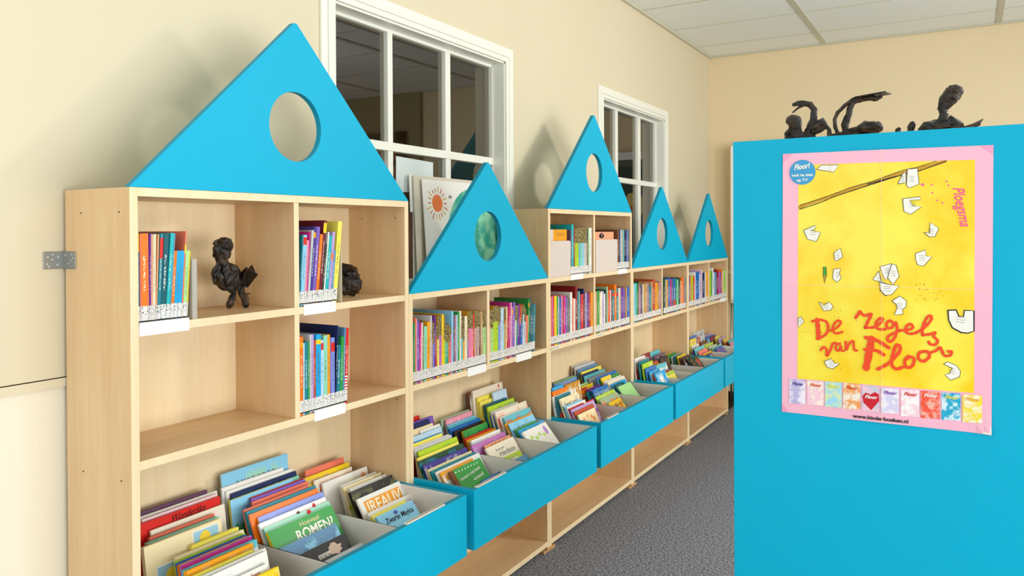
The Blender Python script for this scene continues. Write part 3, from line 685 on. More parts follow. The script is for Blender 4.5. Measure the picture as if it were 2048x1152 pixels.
def d2(o, w, h):
    b = MB(); pu = plain('badge_purple', hx('#4a3a80'), .6, .2); ye = plain('badge_yellow', hx('#f0cc3a'), .6, .2)
    cx, cz = w*.40, h-.019
    for dx, dz, rr in ((-.012, 0, .011), (0, .005, .013), (.013, 0, .011), (-.006, -.005, .012), (.007, -.005, .012)):
        b.prism([(cx+1.4*(dx+rr*math.cos(a*.52)), cz+dz+rr*.75*math.sin(a*.52)) for a in range(12)], 0, -.0004, 'y', pu)
    b.build('purple_badge', o, fix=True)
    b = MB(); b.prism([(cx+.002+(.010 if a % 2 == 0 else .004)*math.sin(a*math.pi/5), cz+(.010 if a % 2 == 0 else .004)*math.cos(a*math.pi/5)) for a in range(10)], -.0005, -.0009, 'y', ye); b.build('yellow_star', o, fix=True)
facebook(yc+.003, .262, .2, XS-.012, 'peach', 'peach book with purple and yellow star badge above right magazine box', d2)
# extra wide book behind: turquoise panel
# ---------------------------------------------------------------- picture books in the bins
def cover_mat(c, c2, k2=0):
    k = ('c', c, c2, k2)   # k2: a cover that carries built lettering, so no printed line
    if k in _mc: return _mc[k]
    t = NT('cover_'+c); uv = t.n('ShaderNodeUVMap').outputs[0]
    rnd = t.n('ShaderNodeObjectInfo').outputs['Random']; mp = t.n('ShaderNodeMapping'); t.l(uv, mp.inputs[0]); cb = t.n('ShaderNodeCombineXYZ'); t.l(t.math('MULTIPLY', rnd, 40.), cb.inputs[0]); t.l(t.math('MULTIPLY', rnd, 17.), cb.inputs[2]); t.l(cb.outputs[0], mp.inputs['Location'])
    sp = t.n('ShaderNodeSeparateXYZ'); t.l(uv, sp.inputs[0]); v = sp.outputs[1]
    n = t.noise(mp.outputs[0], 4.5, 3, .6)
    rr = t.n('ShaderNodeMapRange', i_1=.5, i_2=.56); t.l(n, rr.inputs[0])
    lim = t.n('ShaderNodeMapRange', i_1=.98, i_2=.86, i_3=0., i_4=1.); t.l(v, lim.inputs[0])
    col = t.mix(t.math('MULTIPLY', rr.outputs[0], lim.outputs[0]), hx(PAL[c]), hx(PAL[c2]))
    cb3 = t.n('ShaderNodeCombineXYZ'); t.l(t.math('MULTIPLY', sp.outputs[0], 16.), cb3.inputs[0]); t.l(t.math('MULTIPLY', v, 9.), cb3.inputs[1]); t.l(t.math('MULTIPLY', rnd, 31.), cb3.inputs[2])
    n3 = t.noise(cb3.outputs[0], 1.6, 1, .5)
    ln = t.math('MULTIPLY', t.math('LESS_THAN', t.math('ABSOLUTE', t.math('SUBTRACT', v, .875)), .03), t.math('LESS_THAN', t.math('ABSOLUTE', t.math('SUBTRACT', sp.outputs[0], .5)), .3))
    ln = t.math('MULTIPLY', ln, t.math('MULTIPLY', t.math('GREATER_THAN', n3, .5), t.math('GREATER_THAN', rnd, .55)))
    col = t.mix(t.math('MULTIPLY', ln, 0. if k2 else .8), col, hx('#f4efe0') if sum(hx(PAL[c])) < 1.3 else hx('#5a4a5a'))
    t.base(col); t.rough(.28, .5); _mc[k] = t.m; return t.m
COMP = dict(white='sky', ivory='salmon', cream='amber', paleblue='white', sky='palegreen', red='darkred', green='lime', blue='sky', navy='steel', orange='yellow', teal='aqua', salmon='peach', pink='white', lilac='purple', black='brown')
def picture_book(xb, th, y, w, h, d, c, label, group, c2=None, detail=True, spine=None, z=ZB0+.0125):
    b = MB(); cm = cover_mat(c, c2 or COMP.get(c, 'white')); bd = board_mat(spine or c); tb = .0016
    b.box((0, 0, 0), (w, tb, h), bd, {'-y': cm}); b.box((0, d-tb, 0), (w, d, h), bd); b.box((0, tb, 0), (.0022, d-tb, h), bd)
    if not detail: b.box((.0022, tb, .003), (w-.003, d-tb, h-.003), M['pages'])
    o = b.build('picture_book', uv=(w, h))
    # rear lower corner on the bin floor
    o.matrix_world = Matrix.Translation((xb, y, z + d*math.sin(th))) @ frame(th)
    tag(o, label, 'picture book', group)
    if detail:
        b = MB(); b.box((.0022, tb, .003), (w-.003, d-tb, h-.003), M['pages']); b.build('page_block', o)
    return o
def bin_row(i, ylo, yhi, items, place, group, x0=.045, t0=.09, t1=.8, power=2.2, detail=True):
    rows = [r.split() for r in items.split(';') if r.strip()]; n = len(rows); ths = []; ds = []
    rr = random.Random(i*31+int(ylo*100))
    for k in range(n):
        u = k/max(1, n-1); ths.append(math.atan(t0+(t1-t0)*u**power)); ds.append(.005+rr.random()*.006)
    while True:
      xs = [0]
      for k in range(1, n):
        gap = ds[k]/math.cos(ths[k]) + max(0, math.tan(ths[k])-math.tan(ths[k-1]))*.27
        xs.append(xs[-1]+gap+.0008)
      x1 = BX-.018-.009
      start = x0+ds[0]+math.tan(ths[0])*.24
      avail = x1-start; tot = xs[-1] if n > 1 else 1
      if avail/tot >= 1 or i >= 2: break
      ds = [max(.0042, q*.96) for q in ds]; t1 -= .03
      ths = [math.atan(t0+(t1-t0)*(k/max(1, n-1))**power) for k in range(n)]
    kk = min(avail/tot, 3.2)
    if kk < 1:    # thinner books
        pass
    out = []; xprev = .02; tprev = 0
    for k, r in enumerate(rows):
        rx, ry, lx = float(r[0]), float(r[1]), float(r[2]); mods = r[3].split(','); c = mods[0]
        if i >= 2:
            d = min(ds[k], .30/n*.42, .007); th = ths[k]; yr = None
            yy = yhi-.004; zf = ZB0+.0125; cand = None
            need = xprev + d/math.cos(th) + max(0, math.tan(th)-tprev)*.2 + .0008
            while yy > ylo+.09:
                P = un(rx, ry, 'y', yy); xb = P.x+(P.z-zf)*math.tan(th)
                if cand is None or xb >= need and cand[0] < need: cand = (xb, yy, P)
                yy -= .004
            xb, yr, P = cand
            cap = .464-(n-1-k)*(d*1.25+.0015)
            xb = max(min(max(xb, need), cap), xprev+d/math.cos(th)*1.02+.0004); xb = min(xb, .4665); th = max(.03, math.atan2(xb-P.x, P.z-zf)); th = min(th, .85)
            if k:
                for _ in range(3): th = min(th, math.atan(max(.02, tprev+(xb-xprev-d/math.cos(th)-.0008)/.3)))
            h = min(.3, max(.12, (P.z-zf)/math.cos(th)))
            xprev = xb; tprev = math.tan(th); s_, c_ = math.sin(th), math.cos(th); z0 = zf
            bestl = None; q = ylo
            while q < yr-.03:
                ex = abs(pr((xb-h*s_, q, z0+h*c_))[0]-lx)
                if bestl is None or ex < bestl[0]: bestl = (ex, q)
                q += .002
            yl = max(min(bestl[1] if bestl else ylo, yr-.08), ylo); yr = max(yr, yl+.08)
            lab = '%s %spicture book, %s from front %s' % (cname(c), 'small ' if yr-yl < .12 else '', ORD[n-1-k], place)
            o = picture_book(xb-d*math.cos(th)*0, th, yl, yr-yl, h, d, c, lab, group, c2=(mods[1] if len(mods) > 1 else None), detail=detail, spine=(mods[2] if len(mods) > 2 else None))
            out.append((o, yr-yl, h, th))
            if DBG: print('bin', i, place, k, c, 'x%.3f th%.0f y%.3f-%.3f h%.3f d%.4f' % (xb, math.degrees(th), yl, yr, h, d))
            continue
        xb = start + xs[k]*kk; th = ths[k]; d = ds[k]*.97
        if kk > 1.3: d = min(d*1.25, .014)
        s_, c_ = math.sin(th), math.cos(th); z0 = ZB0+.0125+d*s_
        # top right corner (xb - h s, y, z0 + h c) seen at (rx, ry)
        best = None; h = .12
        while h < .34:
            p = un(rx, ry, 'z', z0+h*c_); e = abs(p.x-(xb-h*s_))
            if best is None or e < best[0]: best = (e, h, p.y)
            h += .001
        e, h, yr = best
        lo, hi = ylo, yr-.05; yl = lo
        bestl = None; q = lo
        while q < yr-.04:
            ex = abs(pr((xb-h*s_, q, z0+h*c_))[0]-lx)
            if bestl is None or ex < bestl[0]: bestl = (ex, q)
            q += .002
        yl = bestl[1] if bestl else yr-.1
        yr = max(min(yr, yhi), ylo+.09); yl = max(min(yl, yr-.07), ylo)
        tone = rr.random()
        num = n-1-k
        lab = '%s %spicture book, %s from front %s' % (cname(c), 'large ' if (yr-yl) > .22 else ('small ' if yr-yl < .12 else ''), ORD[num], place)
        o = picture_book(xb, th, yl, yr-yl, h, d, c, lab, group, c2=(mods[1] if len(mods) > 1 else None), detail=detail, spine=(mods[2] if len(mods) > 2 else None))
        out.append((o, yr-yl, h, th)); 
        if DBG: print('bin', i, place, k, c, 'x%.3f th%.0f y%.3f-%.3f h%.3f e%.3f d%.4f' % (xb, math.degrees(th), yl, yr, h, e, d))
    return out
DBG = False
A = bin_row(0, .04, .384, """414.4 979.2 278 plum;434 981.4 278 white;435 987 285 blush;439.5 992.3 278 red,darkred;448.7 1007.6 302 ivory,slate;428.6 1026.9 300 salmon;438.4 1032.3 295 mint;441.7 1036 288 cream,sky;476.9 1053.3 384 lemon,sky;
487.6 1058.8 350 cream;491 1066.3 352 lime;492.3 1068.6 354 blue;495 1072 358 orange;503 1070.8 362 lilac;503.7 1072.7 365 magenta;513.3 1077.7 370 aqua;505.3 1085.2 374 amber;506.4 1098.8 380 lemon;531.5 1095.9 395 white;533 1101 398 white,silver;534.9 1126.6 402 white,red;556.5 1132.3 415 yellow""",
 'in the left section of nearest bin', 'picture books in the left section of the nearest bin', t0=.1, t1=.28, power=1)
Bc = bin_row(0, .392, .656, """574.7 906.4 442.7 sky,palegreen,paleblue;566.7 934.4 443 white,silver;584.9 936.6 452 white,mint;602 938.2 463 navy;608.8 946.9 468 mint;584.9 956 457 sky,green,lemon;608.8 956 502 red;610 957.8 503 violet;617.9 961 504 salmon,amber,salmon;648.6 965 560 green,lime;618 970 488 salmon;630.4 970 490 teal;
633.8 976 498 orange,red,salmon;647.5 982 515 periwinkle,blue,amber;649.8 993.5 518 white,red;657.7 1002 527 mint,aqua;662.3 1009.4 530 green,lime,yellow;671.4 1045.8 560 steel,sky,blue;689 1066 590 black,darkgreen;724 1083.8 640 silver,grey,brick""",
 'in the middle section of nearest bin', 'picture books in the middle section of the nearest bin', t0=.1, t1=.85, power=2.0)
Cc = bin_row(0, .664, .95, """686.9 914.2 610 salmon,mauve;697.8 924 602 yellow,violet;703 933 628 ivory;750 926 645 white,ivory,white;761 939 690 lemon,black;774.4 934 682 white,lime;781 936 686 cream,lime;787.5 940.5 700 white;790 946 700 black,olive;
812.7 955.8 714 white,ivory;829 983 735 white,mauve;809.4 999.6 742 lemon,cream;823.6 999.6 752 sky,sky""",
 'in the right section of nearest bin', 'picture books in the right section of the nearest bin', t0=.12, t1=.85, power=1.3)
A2 = bin_row(1, 1.03, 1.376, """929 808 862 white,salmon;838.8 830.5 826 red;934.8 817.5 866 brick,orange;866 831 826 violet,navy;859 837.5 826 navy;866 846 826 cream;879 847 840 white,lime;882.5 853 826 paleblue;883.3 864 826 cyan;884 866 826 lemon;898 868 827 white;902.8 869.5 828 silver;
913 872.6 836 lime,green;916 882.8 834 lemon;938 880.5 836 darkgreen,cyan;932.5 893.8 846 indigo;959 893.8 856 cream;956 900 862 teal;967.7 900.8 872 white;945 916 880 amber;959 915.6 898 green,darkgreen,brown;1008 938 962 blue,navy""",
 'in the left section of second bin', 'picture books in the left section of the second bin', t0=.1, t1=.9, power=1.6)
B2 = bin_row(1, 1.384, 1.646, """944 817 882 sage;956.6 816.4 892 rose;961 826.6 895 sky,green;962 829.7 897 aqua;963.6 834.4 900 blue,steel;976.9 836 908 black;989.4 837.5 925 green,darkgreen,ochre;987.8 853 929 red;991.7 856 934 amber;1003.4 855.5 942 white;1012 861.7 943 orchid,lilac;
1023.8 867 968 peach,cream,brick;1026 872.7 971 ivory,paleblue;1039 900 1000 lime,violet;1052 907 1022 steel,teal""",
 'in the middle section of second bin', 'picture books in the middle section of the second bin', t0=.1, t1=.85, power=1.6)
C2 = bin_row(1, 1.654, 1.93, """950 780 931 brown;1005 763.3 945 ivory;998.8 781 955 lemon,brick;1005 789 960 lemon,ivory;1012 776.6 985 paleblue;1013 794.5 970 darkteal,sky;1027 795.3 975 lime,blue;1036 803 983 white;1037.8 809.4 993 orange;1052 800.8 990 ivory;1052 814 1000 white;
1059.7 814 1007 aqua,red;1062 825.8 1010 amber;1066 828 1017 sky,teal;1072 840.6 1030 green,violet;1084.7 839.8 1036 cyan;1091 843.8 1042 white,paleblue""",
 'in the right section of second bin', 'picture books in the right section of the second bin', t0=.1, t1=.85, power=1.6)
bin_row(2, 2.02, 2.37, """1144.5 737 1106 blue;1148.4 747.5 1108 lime;1153 750 1108 steel,salmon;1159.5 760 1130 ochre;1125.6 768.4 1104 cyan;1132.8 773 1104 orange;1136.7 781.4 1104 white;1138 783 1113 teal;1115 790 1103 red;1152 784.6 1114 cream,steel;1161 798 1115 sky;
1168 800 1121 white,cream;1166 806 1126 crimson;1186 801 1134 lilac;1185.5 808 1144.5 brick,red;1188.8 816 1152 cream,orange,palegreen""",
 'in the left section of third bin', 'picture books in the left section of the third bin', t1=.9, power=1.8)
bin_row(2, 2.378, 2.636, """1160 759 1132 ochre;1157.5 771 1137 amber;1175.7 763.8 1155 palegreen;1185.5 765.8 1163 yellow;1173 773.6 1150 brick;
1179.6 775.5 1157 orange;1201 769 1175 purple;1196 776 1174 teal;1213.5 769 1184 blue;1215.4 775.5 1188 steel;1225 778.8 1191 lime;1231 785 1199 sage,orange;1240 797 1217 yellow,red""",
 'in the middle section of third bin', 'picture books in the middle section of the third bin', t1=.9, power=1.8)
bin_row(2, 2.644, 2.91, """1178 719.5 1143 ivory,grey;1188.8 721 1150 silver,steel;1194 726.7 1156 steel;1201.8 731 1163 lemon,grey;1196 737.8 1165 navy;1207.6 737.8 1168 aqua;1212 743 1176 grey;1218 745 1180 silver;1231.7 740.4 1192 blue;1235 745.6 1200 green;1218.7 750 1202 yellow;1239.5 750.8 1208 white;1245.4 752 1210 ivory;1247.3 758.6 1216 cyan;1243.4 763.8 1222 darkteal;1259 765 1228 palegreen,palegreen""",
 'in the right section of third bin', 'picture books in the right section of the third bin', t1=.9, power=1.5)
kw = dict(detail=False)
bin_row(3, 3.01, 3.17, """1289.7 710.4 1268 white,red;1298.4 716 1275 teal;1305 720.8 1285 lime;1289.7 728 1269 blue;1288 733.4 1269 cyan,white;1295 738 1271 brick;1304 737.3 1284 cyan,white""", 'in first section of fourth bin', 'picture books in the first section of the fourth bin', t1=.9, **kw)
bin_row(3, 3.178, 3.41, """1300 704.3 1284 darkred;1315 720.4 1298 brick;1316.6 723.9 1299 orange;1321.8 726 1302 palegreen,white;1332 724 1312 aqua,white;1335 738.6 1312 crimson;1342 740.3 1325 lime;1349 746.4 1335 lemon,yellow""", 'in second section of fourth bin', 'picture books in the second section of the fourth bin', t1=.9, **kw)
bin_row(3, 3.418, 3.61, """1319.5 698.3 1300 aqua,white;1328.8 704.8 1308 plum;1329.6 710 1318 black""", 'in third section of fourth bin', 'picture books in the third section of the fourth bin', t1=.4, **kw)
bin_row(3, 3.62, 3.90, """1343.5 705.2 1331 yellow;1352.2 704.3 1336 green;1358.3 707.4 1344 paleblue,white;1364 707 1350 teal;1371.3 706.5 1355 yellow;1375.7 708.7 1360 brown;1378 710 1365 darkbrown;1393 710.8 1377 darkgreen,brick""", 'in last section of fourth bin', 'picture books in the last section of the fourth bin', t1=.8, **kw)
bin_row(4, 4.0, 4.245, """1392.6 670 1380 blue;1391.7 675.4 1380 yellow;1391 685 1380 lemon,salmon;1396 687 1384 white,brick;1390 693.6 1380 purple,magenta;1404.7 690 1388 aqua,white;1410 696 1396 salmon,pink;1417.7 701.4 1402 amber,brick;1423 705.8 1409 navy,white""", 'in near section of farthest bin', 'picture books in the near section of the farthest bin', t1=.9, **kw)
bin_row(4, 4.255, 4.565, """1408 658 1387 silver,darkteal;1399.5 673.6 1390 brick;1414 679.7 1402 brown,green;1418 684 1405 ivory,rose;1425.6 684 1410 lime,white;1431 688 1418 white,lime;1440 688.4 1424 mint,ivory;1441 691 1430 blue,magenta""", 'in middle section of farthest bin', 'picture books in the middle section of the farthest bin', t1=.9, **kw)
bin_row(4, 4.575, 4.9, """1422 665.8 1409 lilac,white;1430 668.4 1412 blue;1431 671 1422 crimson;1439.4 670.6 1431 lemon;1450.7 672.8 1438 lilac,silver;1456.8 675 1447 yellow;1457.7 682.3 1452 red;1466 677 1457 turquoise,white;1466 684 1460 pink""", 'in far section of farthest bin', 'picture books in the far section of the farthest bin', t1=.9, **kw)

# cover lettering and pictures on the readable covers
def plainer(tp):
    o = tp[0]
    for q in range(len(o.data.materials)):
        for k_, m_ in list(_mc.items()):
            if m_ == o.data.materials[q] and k_[0] == 'c' and k_[3] == 0: o.data.materials[q] = cover_mat(k_[1], k_[1], 1); return
def title(tp, s, fx, fz, wfrac, size, col, shear=0, bold=0, squash=1, rot=0, name='title_lettering'):
    o, w, h, th = tp; plainer(tp)
    text_mesh(name, s, size, plain('ink_'+col, hx(col), .4, .3), o, (w*fx, -.0005, h-fz), (R(90), 0, 0) if not rot else (R(90), -R(rot), 0), shear, bold, w*wfrac, squash=squash)
def rect(tp, name, x0, z0, x1, z1, m, off=-.0004):
    o, w, h, th = tp; b = MB(); b.box((w*x0, off, h-z1), (w*x1, 0, h-z0), m); return b.build(name, o)
def oval(tp, name, cx, cz, rx, rz, m, off=-.0006, jag=.1, seed=0):
    o, w, h, th = tp; plainer(tp); return blob2(name, o, w*cx, h-cz, rx, rz, m, off, 24, jag, seed)
title(A[3], 'Wonderlike', .36, .021, .42, .024, '#2a1410', shear=.4)
pb = plain('painted_pale_blue', hx('#9cc8d8'), .5, .3); yl = plain('painted_yellow', hx('#f0d040'), .5, .3); rd = plain('painted_red', hx('#cc3030'), .5, .3); wt = plain('painted_white', hx('#f4f0e8'), .5, .3); bl = plain('painted_blue', hx('#2c60b0'), .5, .3)
rect(A[7], 'picture_border', .60, .008, .955, .10, wt); rect(A[7], 'cover_picture', .61, .010, .945, .10, pb, -.0006)
oval(A[7], 'painted_duckling', .76, .030, .016, .016, yl, -.0012); oval(A[7], 'painted_duckling', .75, .062, .021, .028, yl, -.0010)
rect(A[7], 'picture_border', .12, .055, .50, .20, wt); rect(A[7], 'cover_picture', .13, .058, .49, .20, pb, -.0006)
oval(A[7], 'painted_duckling', .30, .085, .017, .017, yl, -.0012); oval(A[7], 'painted_duckling', .33, .135, .026, .034, yl, -.0010); oval(A[7], 'painted_scarf', .40, .12, .018, .022, rd, -.0014); oval(A[7], 'painted_scarf', .42, .115, .010, .012, bl, -.0018)
oval(A[4], 'painted_flower', .86, .022, .014, .012, plain('painted_petals', hx('#f4dcd4'), .5, .3), jag=.6)
title(A[20], 'dierenfeest', .50, .020, .36, .02, '#c8442c', shear=.4)
title(Bc[16], 'Hoeveel', .44, .022, .30, .017, '#e8d8a0', squash=1.2)
title(Bc[16], 'ROMEN?', .34, .056, .58, .030, '#f2f0e4', bold=.0006, squash=1.35)
oval(Bc[15], 'painted_fruit', .66, .006, .008, .006, rd)
title(Bc[18], 'mmm', .36, .036, .24, .024, '#f4f2ea', bold=.0006)
oval(Bc[18], 'painted_dog', .70, .025, .026, .016, plain('painted_fur', hx('#e8cdb8'), .6, .2), jag=.5, seed=2); oval(Bc[18], 'painted_dog', .2, .060, .022, .014, plain('painted_fur', hx('#e8cdb8'), .6, .2), jag=.5, seed=5)
oval(Bc[14], 'painted_figure', .80, .012, .006, .008, rd); oval(Bc[14], 'painted_figure', .55, .013, .006, .005, plain('painted_brown', hx('#7a5a48'), .6, .2))
title(Bc[12], 'rrrrrrrr', .2, .022, .7, .012, '#c0392b', shear=.3, name='painted_scribble')
rect(Cc[9], 'orange_title_panel', .10, .014, .93, .060, plain('painted_orange', hx('#f0a030'), .5, .3))
title(Cc[9], 'IREALIV', .13, .055, .78, .045, '#f6ecd0', bold=.0008, squash=1.15)
title(Cc[12], 'Zwarte Magica', .14, .034, .76, .024, '#1c1c2c', shear=.15, bold=.0003)
oval(Cc[12], 'round_badge', .47, .012, .009, .006, plain('badge_violet', hx('#4a5aa8'), .5, .3), jag=0)
oval(Cc[3], 'painted_sun', .88, .022, .011, .011, plain('painted_peach', hx('#e8a080'), .5, .3), jag=.3)
title(A2[20], 'Iemand is mijn beste', .18, .046, .68, .016, '#f4f2e8', rot=5)
title(A2[20], 'vriend', .52, .066, .34, .020, '#f4f2e8', rot=5)
rect(A2[20], 'painted_tree', .0, .0, .10, .16, plain('painted_bark', hx('#7a4a28'), .6, .2)); [oval(A2[20], 'painted_light', .15+.1*q, .012+.01*((q*3) % 3), .003, .003, wt, seed=q) for q in range(8)]
oval(A2[20], 'painted_bear', .62, .115, .022, .03, plain('painted_bear_brown', hx('#a8602c'), .6, .2))
title(B2[12], 'Herbste', .30, .050, .56, .028, '#56646c', shear=.35); title(B2[12], 'Samen met', .25, .026, .3, .012, '#7a868c', shear=.3)
title(B2[11], 'rrrr', .2, .010, .6, .010, '#c0522b', name='painted_scribble')
oval(C2[16], 'painted_tulip', .82, .030, .012, .020, plain('painted_tulip_violet', hx('#b888cc'), .5, .3)); 
for q in range(4): oval(C2[16], 'painted_leaf', .2+.16*q, .035+.01*(q % 2), .012, .008, plain('painted_leaf_green', hx('#b8d870'), .5, .3), jag=.4, seed=q)
oval(C2[1], 'red_dot', .85, .012, .006, .006, rd, jag=0)

# ---------------------------------------------------------------- poster panel: end of a free-standing cabinet
XP, YP, ZP = 1.3476, .8525, 1.6173
r = empty('cabinet', (XP, YP, 0)); tag(r, 'freestanding cabinet with plain turquoise end panel carrying the poster', 'cabinet')
CW, CD = .95, .45
def cp(name, lo, hi, m, fm=None):
    b = MB(); b.box(lo, hi, m, fm); return b.build(name, r, bevel=.0008)
cp('end_panel', (0, 0, 0), (CW, .018, ZP), M['blue'], {'+z': M['bluedge']})
cp('side_panel', (.004, .018, 0), (.022, CD, ZP-.018), M['wood']); cp('side_panel', (CW-.022, .018, 0), (CW-.004, CD, ZP-.018), M['wood'])
cp('top_panel', (.004, .018, ZP-.018), (CW-.004, CD, ZP-.0005), M['woodh']); cp('back_panel', (.022, CD-.012, .04), (CW-.022, CD-.004, ZP-.018), M['wood'])
for z in (.04, .42, .82, 1.2): cp('shelf', (.022, .018, z), (CW-.022, CD-.012, z+.018), M['woodh'])

def on(px, py): return un(px, py, 'y', YP)
pTL, pTR, pBL, pBR = on(1566, 308), on(1987, 290), on(1564, 823), on(1983, 869)
fx = on(1764, 560).x; fz = (on(1566, 566).z+on(1984, 582).z)/2
def lift(x, z):      # folded sheet: slight relief along the creases
    a = max(0, 1-abs(x-fx)/.12); c = max(0, 1-abs(z-fz)/.14)
    e = .0012+.0030*a + .0018*c
    kx = max(0, (x-(pBR.x-.03))/.03)*max(0, (pBR.z+.03-z)/.03)
    return YP - e - .008*kx
def pw(p, k): return (p[0], lift(p[0], p[1])-.00025*k, p[1])
class Flat:
    """flat artwork on the folded sheet, layer k"""
    def __init__(s): s.b = MB()
    def poly(s, pts, m, k):
        s.b.quad([pw(p, k) for p in pts], m)
    def grid(s, quad4, m, k, n=24):
        a, b_, c, d = [Vector((q[0], q[1])) for q in quad4]   # TL TR BR BL
        for i in range(n):
            for j in range(n):
                q = []
                for (u, v) in ((i, j), (i, j+1), (i+1, j+1), (i+1, j)):
                    u /= n; v /= n; q.append((a*(1-u)+b_*u)*(1-v)+(d*(1-u)+c*u)*v)
                s.b.quad([pw(p, k) for p in q], m)
    def ribbon(s, pts, w, m, k, smooth=True):
        P = [Vector(p) for p in pts]
        if smooth and len(P) > 2:
            Q = []
            for i in range(len(P)-1):
                p0, p1, p2, p3 = P[max(i-1, 0)], P[i], P[i+1], P[min(i+2, len(P)-1)]
                for j in range(6):
                    t_ = j/6; Q.append(.5*((2*p1)+(p2-p0)*t_+(2*p0-5*p1+4*p2-p3)*t_*t_+(3*p1-p0-3*p2+p3)*t_**3))
            Q.append(P[-1]); P = Q
        L = []; Rr = []
        for i, p in enumerate(P):
            d = (P[min(i+1, len(P)-1)]-P[max(i-1, 0)])
            if d.length < 1e-7: d = Vector((1, 0))
            d.normalize(); nn = Vector((-d.y, d.x))
            ww = w*(.5+.06*math.sin(i*1.7)); L.append(p+nn*ww); Rr.append(p-nn*ww)
        for i in range(len(P)-1): s.b.quad([pw(q, k+.5*i/len(P)) for q in (L[i], L[i+1], Rr[i+1], Rr[i])], m)
        for p, kk in ((P[0], k-.06), (P[-1], k+.56)):
            s.b.quad([pw(p+Vector((math.cos(a*.785), math.sin(a*.785)))*w*.5, kk) for a in range(8)], m)
    def disc(s, c, rad, m, k, n=20):
        s.b.quad([pw(Vector(c)+Vector((math.cos(2*math.pi*a/n), math.sin(2*math.pi*a/n)))*rad, k) for a in range(n)], m)
    def out(s, name, parent):
        return s.b.build(name, parent)
def c5(x, y): p = on(1550+x/3.716, 290+y/3.716); return (p.x, p.z)
def c6(x, y): p = on(1550+x/3.84, 580+y/3.84); return (p.x, p.z)
t = NT('pink_poster_paper'); t.base(hx('#f6b6cc')); t.rough(.35, .4); M['pink'] = t.m
t = NT('yellow_watercolour'); co = t.coord(); n = t.noise(t.mapping(co, (1, 1, 1)), 9, 4, .55); rr_ = t.n('ShaderNodeMapRange', i_1=.38, i_2=.62); t.l(n, rr_.inputs[0])
t.base(t.mix(rr_.outputs[0], hx('#f9cf00'), hx('#f6e648'))); t.rough(.35, .4); M['py'] = t.m
INK = plain('poster_ink', hx('#1e1a14'), .45, .3); RED = plain('poster_red', hx('#ee4a1c'), .4, .3); PWH = plain('poster_white', hx('#f0eee4'), .4, .3)
f = Flat(); TLq, TRq, BRq, BLq = [(p.x, p.z) for p in (pTL, pTR, pBR, pBL)]
f.grid((TLq, TRq, BRq, BLq), M['pink'], 0, 30); po = f.out('poster', None); tag(po, 'pink-bordered yellow book poster taped to the turquoise panel', 'poster')
f = Flat(); f.grid([(on(x, y).x, on(x, y).z) for x, y in ((1597, 330), (1950, 319.5), (1948, 786), (1595, 757))], M['py'], 1, 30); f.out('yellow_picture_field', po)
f = Flat(); cr = plain('worn_crease', hx('#f9e2c0'), .5, .2)  # paler ribbons paint the highlight along the fold lines
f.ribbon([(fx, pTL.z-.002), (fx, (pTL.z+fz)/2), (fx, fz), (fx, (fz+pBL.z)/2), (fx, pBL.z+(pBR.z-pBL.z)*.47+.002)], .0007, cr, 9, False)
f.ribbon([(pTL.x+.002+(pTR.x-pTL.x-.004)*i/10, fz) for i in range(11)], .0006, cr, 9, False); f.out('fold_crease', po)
# branch
f = Flat(); f.ribbon([c5(182, 462), c5(400, 385), c5(560, 330), c5(760, 268), c5(950, 205), c5(1060, 178), c5(1262, 122)], .0062, plain('branch_tan', hx('#c8962e'), .5, .2), 2)
f.ribbon([c5(182, 448), c5(400, 378), c5(560, 318), c5(690, 280), c5(760, 258), c5(950, 190), c5(1060, 165), c5(1200, 120)], .0012, INK, 3)
f.ribbon([c5(182, 478), c5(330, 430), c5(440, 385), c5(560, 345), c5(700, 300), c5(800, 268), c5(950, 222), c5(1075, 192), c5(1275, 120)], .0018, INK, 3)
f.ribbon([c5(690, 292), c5(800, 262), c5(900, 235)], .0024, INK, 3); f.out('drawn_branch', po)
# sheets of paper in the drawing
sheets = [(5, [(310, 182), (345, 150), (475, 148), (440, 203)]), (5, [(985, 180), (1060, 175), (1072, 290), (1000, 320), (978, 300)]), (5, [(915, 290), (950, 215), (972, 200), (976, 280), (945, 285)]),
 (5, [(950, 400), (1080, 385), (1080, 408), (1000, 410), (1025, 450), (1090, 460), (1010, 515), (960, 495)]), (5, [(215, 635), (300, 597), (305, 615), (270, 635), (340, 650), (310, 718), (245, 700)]),
 (5, [(1108, 650), (1150, 655), (1155, 575), (1218, 620), (1190, 680), (1150, 683)]), (5, [(1045, 805), (1118, 780), (1125, 825), (1168, 830), (1105, 900), (1060, 890), (1045, 850)]),
 (5, [(438, 922), (490, 915), (480, 955), (495, 988), (462, 1020), (430, 990)]), (5, [(440, 800), (488, 768), (505, 830), (462, 862), (445, 850)]),
 (5, [(780, 1020), (850, 1035), (925, 1045), (870, 1110), (820, 1115), (785, 1075)]), (5, [(775, 935), (790, 1005), (830, 1030), (730, 1000)]), (5, [(870, 885), (900, 890), (925, 975), (880, 1035), (840, 985)]), (5, [(780, 905), (868, 880), (875, 950), (820, 1005)]),
 (6, [(340, 95), (352, 92), (372, 120), (418, 90), (450, 125), (428, 155), (375, 158)]), (6, [(180, 212), (203, 203), (225, 245), (180, 285)]),
 (6, [(1328, 155), (1392, 152), (1412, 200), (1448, 203), (1455, 155), (1528, 158), (1528, 315), (1480, 330), (1430, 325), (1362, 288), (1335, 230)]),
 (6, [(900, 82), (960, 45), (1010, 80), (1008, 125), (980, 150), (985, 183), (920, 190), (940, 135), (935, 110)]), (6, [(380, 548), (432, 525), (460, 560), (500, 562), (445, 605), (402, 590)]),
 (6, [(1295, 568), (1325, 550), (1395, 580), (1425, 625), (1418, 665), (1350, 692), (1305, 650), (1340, 640), (1362, 600)]), (6, [(808, 0), (850, 45), (905, 15), (918, -12), (860, -30)])]
rr2 = random.Random(5)
